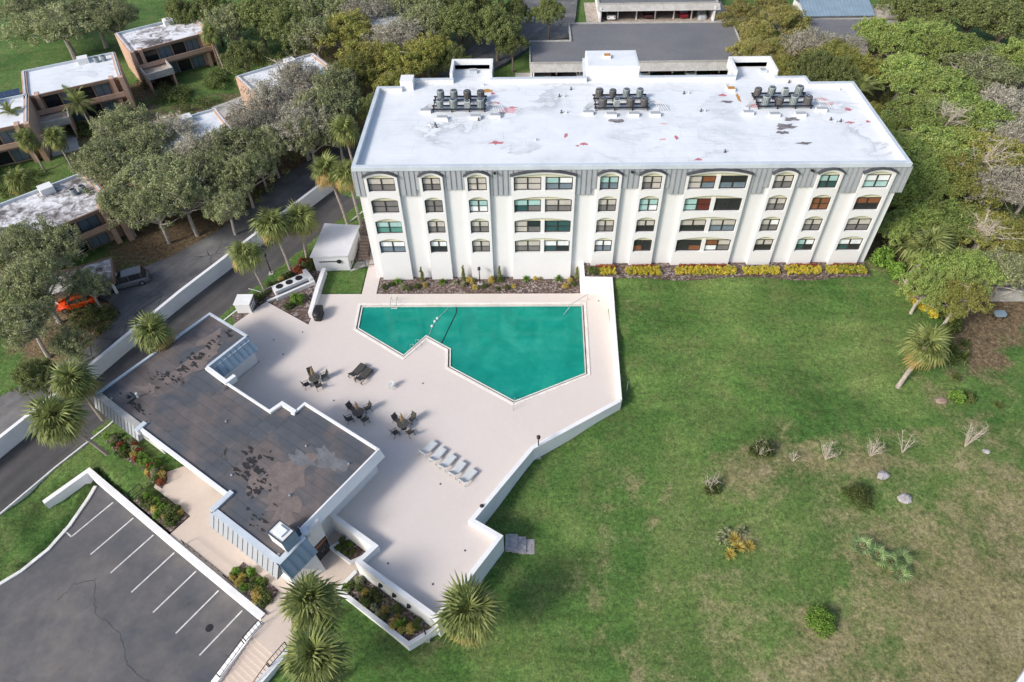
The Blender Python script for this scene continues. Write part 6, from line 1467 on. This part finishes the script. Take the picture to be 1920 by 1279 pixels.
def twig(x, y, h, n, label, seed, spread=.5, mat='dead', name='bare_shrub', cat='shrub'):
    rg = random.Random(seed); z = ground_z(x,y); m = MB()
    for k in range(n):
        a = rg.uniform(0,6.28); s = spread*rg.uniform(.3,1)
        p = Vector((x,y,z-.1)); q = p+Vector((math.cos(a)*s*h*.5, math.sin(a)*s*h*.5, h*.5)); t = p+Vector((math.cos(a)*s*h, math.sin(a)*s*h, h*rg.uniform(.8,1.1)))
        m.tube([p,q,t], [.045,.03,.008], 5, False)
        for j in range(6):
            c = q.lerp(t, rg.random()); m.tube([c, c+Vector((rg.gauss(0,.3)*h*.5, rg.gauss(0,.3)*h*.5, rg.uniform(.1,.5)*h*.5))], [.015,.005], 4, False)
    return tag(m.build(name, M[mat], loc=(x,y,z)), label, cat)
for i, (x, y, h, n) in enumerate([(25.5,37.2,1.1,8),(28.6,37.3,2.0,16),(32.8,37.5,2.0,14),(36.0,37.9,2.2,6),(42.0,38.4,2.6,14),(22.3,37.8,1.6,10),(17.0,34.3,1.7,12)]):
    twig(x, y, h, n, ['small leafless shrub stub, first in the lawn row','leafless pale shrub, second in the lawn row','leafless grey shrub, third in the lawn row','thin forked leafless shrub, fourth in the lawn row','wide leafless shrub at the right end of the lawn row','leafless twiggy shrub in the brown patch of lawn','leafless pale shrub left of the brown patch'][i], 600+i, .55)
plant('shrub', BM['shrub'][0], 22.6,38.2,ground_z(22.6,38.2),2.2,'straggly green shrub in the brown patch of lawn')
plant('shrub', BM['shrub'][1], 17.2,34.2,ground_z(17.2,34.2),1.6,'straggly green shrub around the pale bare twigs')
def rock(x, y, s, seed, label, mat='rock', zs=.6):
    rg = random.Random(seed); m = MB(); z = ground_z(x,y); n = 9
    for i, (r, h) in enumerate([(.9,-.1),(1,.25),(.75,.7),(.3,.95)]):
        for k in range(n):
            a = 6.283*k/n; rr = s*r*rg.uniform(.75,1.2); m.v.append((x+rr*math.cos(a), y+rr*math.sin(a)*.8, z+h*s*zs*rg.uniform(.85,1.15)))
    for i in range(3):
        for k in range(n): m.f.append((i*n+k,i*n+(k+1)%n,(i+1)*n+(k+1)%n,(i+1)*n+k)); m.m.append(0)
    m.f.append(tuple(3*n+k for k in range(n))); m.m.append(0)
    return tag(m.build('rock', M[mat], loc=(x,y,z)), label, 'rock')
rock(33.2,35.3,.62,1,'grey pitted rock, the upper of two on the lawn'); rock(34.3,32.9,.66,2,'pale angular rock, the lower of two on the lawn')
rock(41.9,43.8,.6,3,'flat brown stone slab near the leaning palm','brick',.35); rock(43.7,37.8,.35,4,'small pale stone at the right of the bare shrubs','rock',.5)
e = empty('broken_steps', (-1.2,29.2,-2), 'grey broken stone slab against the outer deck parapet', 'stone')
for k in range(3): MB().box(-2.0+.6*k,-.9+.75*k,28.3-.1*k,29.9-.2*k,-2.6,-1.75-.12*k).build('slab', M['rock'], e)
# right-hand border: golden hedge, cycads, white driftwood, shrubs
for i, (x, y, s, k) in enumerate([(43.6,57.9,1.6,'yellow'),(44.1,57.0,1.5,'yellow'),(44.6,56.0,1.5,'yellow'),(45.1,55.0,1.4,'yellow')]):
    plant('shrub', BM[k][i % 2], x, y, ground_z(x,y), s, 'golden shrub in the slanting border of the right-hand lawn', 'shrub', 'golden border shrubs')
for i, (x, y, s, k, lab) in enumerate([(42.0,63.2,3.0,'bright','bright green bush at the foot of the leaning border palm'),(42.8,61.0,2.6,'bright','second bright green bush below the first at the wood edge'),(45.6,57.2,2.4,'shrub','green shrub behind the golden border'),(46.3,55.4,2.2,'shrub','green shrub at the lower end of the golden border'),(46.6,53.2,2.2,'shrub','dark green shrub above the leaning sabal palm'),(43.4,44.0,1.8,'bright','green tuft beside the flat stone'),(44.6,44.0,1.4,'shrub','small green tuft near the right picture edge')]):
    plant('shrub', BM[k][i % 2], x, y, ground_z(x,y), s, lab)
for i, (x, y) in enumerate([(45.2,50.2),(46.2,49.2),(44.6,48.6),(47.0,51.0),(44.4,46.6),(47.2,43.1)]):
    plant('spiky_plant', SM['shrub'], x, y, ground_z(x,y), 1.7-.15*i, 'spiky green plant right of the leaning sabal palm', 'plant', 'spiky plants by the leaning palm')
for i, (x, y, h) in enumerate([(46.4,56.8,1.6),(47.4,55.2,1.4),(51.5,57.5,2.8),(50.8,61.2,3.5)]): twig(x, y, h, 9, ['pale dead branches in the right-hand border, upper','pale dead branches in the right-hand border, lower','dead fallen branch before the grey patio roof','bare branches at the right edge of the wood'][i], 700+i, .9, 'dead', 'dead_branch', 'branch')
e = empty('kettle_grill', (52.3,54.9,ground_z(52.3,54.9)), 'small blue-grey grill on the dirt at the right edge', 'grill'); gx, gy, gz = 52.3,54.9,ground_z(52.3,54.9)
MB().box(gx-.5,gx+.5,gy-.35,gy+.35,gz+.6,gz+1.0).build('lid', M['mansard_blue'], e)
for sx in (-.4,.4):
    for sy in (-.28,.28): MB().bar((gx+sx,gy+sy,gz),(gx+sx,gy+sy,gz+.6),.05).build('leg', M['black'], e)
# undergrowth filling the wood on the right and under the left oaks: a mass nobody could count
def undergrowth(name, pts, mat, label, h=1.6, per=70):
    rg = np.random.default_rng(len(pts)); C = []
    for (x0, x1, y0, y1, n) in pts:
        xs = rg.uniform(x0,x1,n); ys = rg.uniform(y0,y1,n); C += [(x,y,float(height(x,y))+rg.uniform(.2,h)) for x, y in zip(xs,ys)]
    C = np.array(C); me = leaves(C, rg.uniform(.5,1.0,len(C)), per, .26, .11, rg, .6, .1, name, LEAF[mat], .7)
    tag(link(name, me), label, 'undergrowth', kind='stuff')
undergrowth('undergrowth', [(45,75,66,84,420),(46,80,84,118,520),(43.5,48,62,80,90),(41.5,50,100,112,110)], 'd', 'dark leafy undergrowth filling the wood right of the building', 2.6)
undergrowth('undergrowth', [(-42,-30,92,112,150),(-34,-14,104,128,240),(-56,-30,112,138,260),(-46,-34,77,90,70),(-62,-56,62,76,40)], 'd', 'dark leafy undergrowth between the townhouses', 2.0)
undergrowth('undergrowth', [(-68,-66,112,116,14),(-63,-57,107,112,60),(-56,-53,112,119,40),(-73,-65,96,100.5,60),(-52.5,-47.5,53.5,57,44),(-62,-57,84,92,50),(-58,-52,100.5,108,40),(-66,-62,101,104,20),(-76,-70,80,86,40)], 'shrub', 'green shrubs massed before the townhouses', 1.4)

# ------------------------------------------------------------------ tell look-alikes apart by their place from left to right
ORD = ['first','second','third','fourth','fifth','sixth','seventh','eighth','ninth','tenth','eleventh','twelfth','thirteenth','fourteenth','fifteenth','sixteenth','seventeenth','eighteenth','nineteenth','twentieth']
def screen_x(p):
    d = Vector(p)-Vector((0,0,55)); return d.dot(_r2)/d.dot(_f)
byl = {}
for o in COL.objects:
    if o.parent is None and 'label' in o: byl.setdefault(o['label'], []).append(o)
for lab, os_ in byl.items():
    if 1 < len(os_) <= 20 and len(lab.split()) <= 12:
        for k, o in enumerate(sorted(os_, key=lambda q: screen_x(q.location))): o['label'] = '%s, %s from left' % (lab, ORD[k])
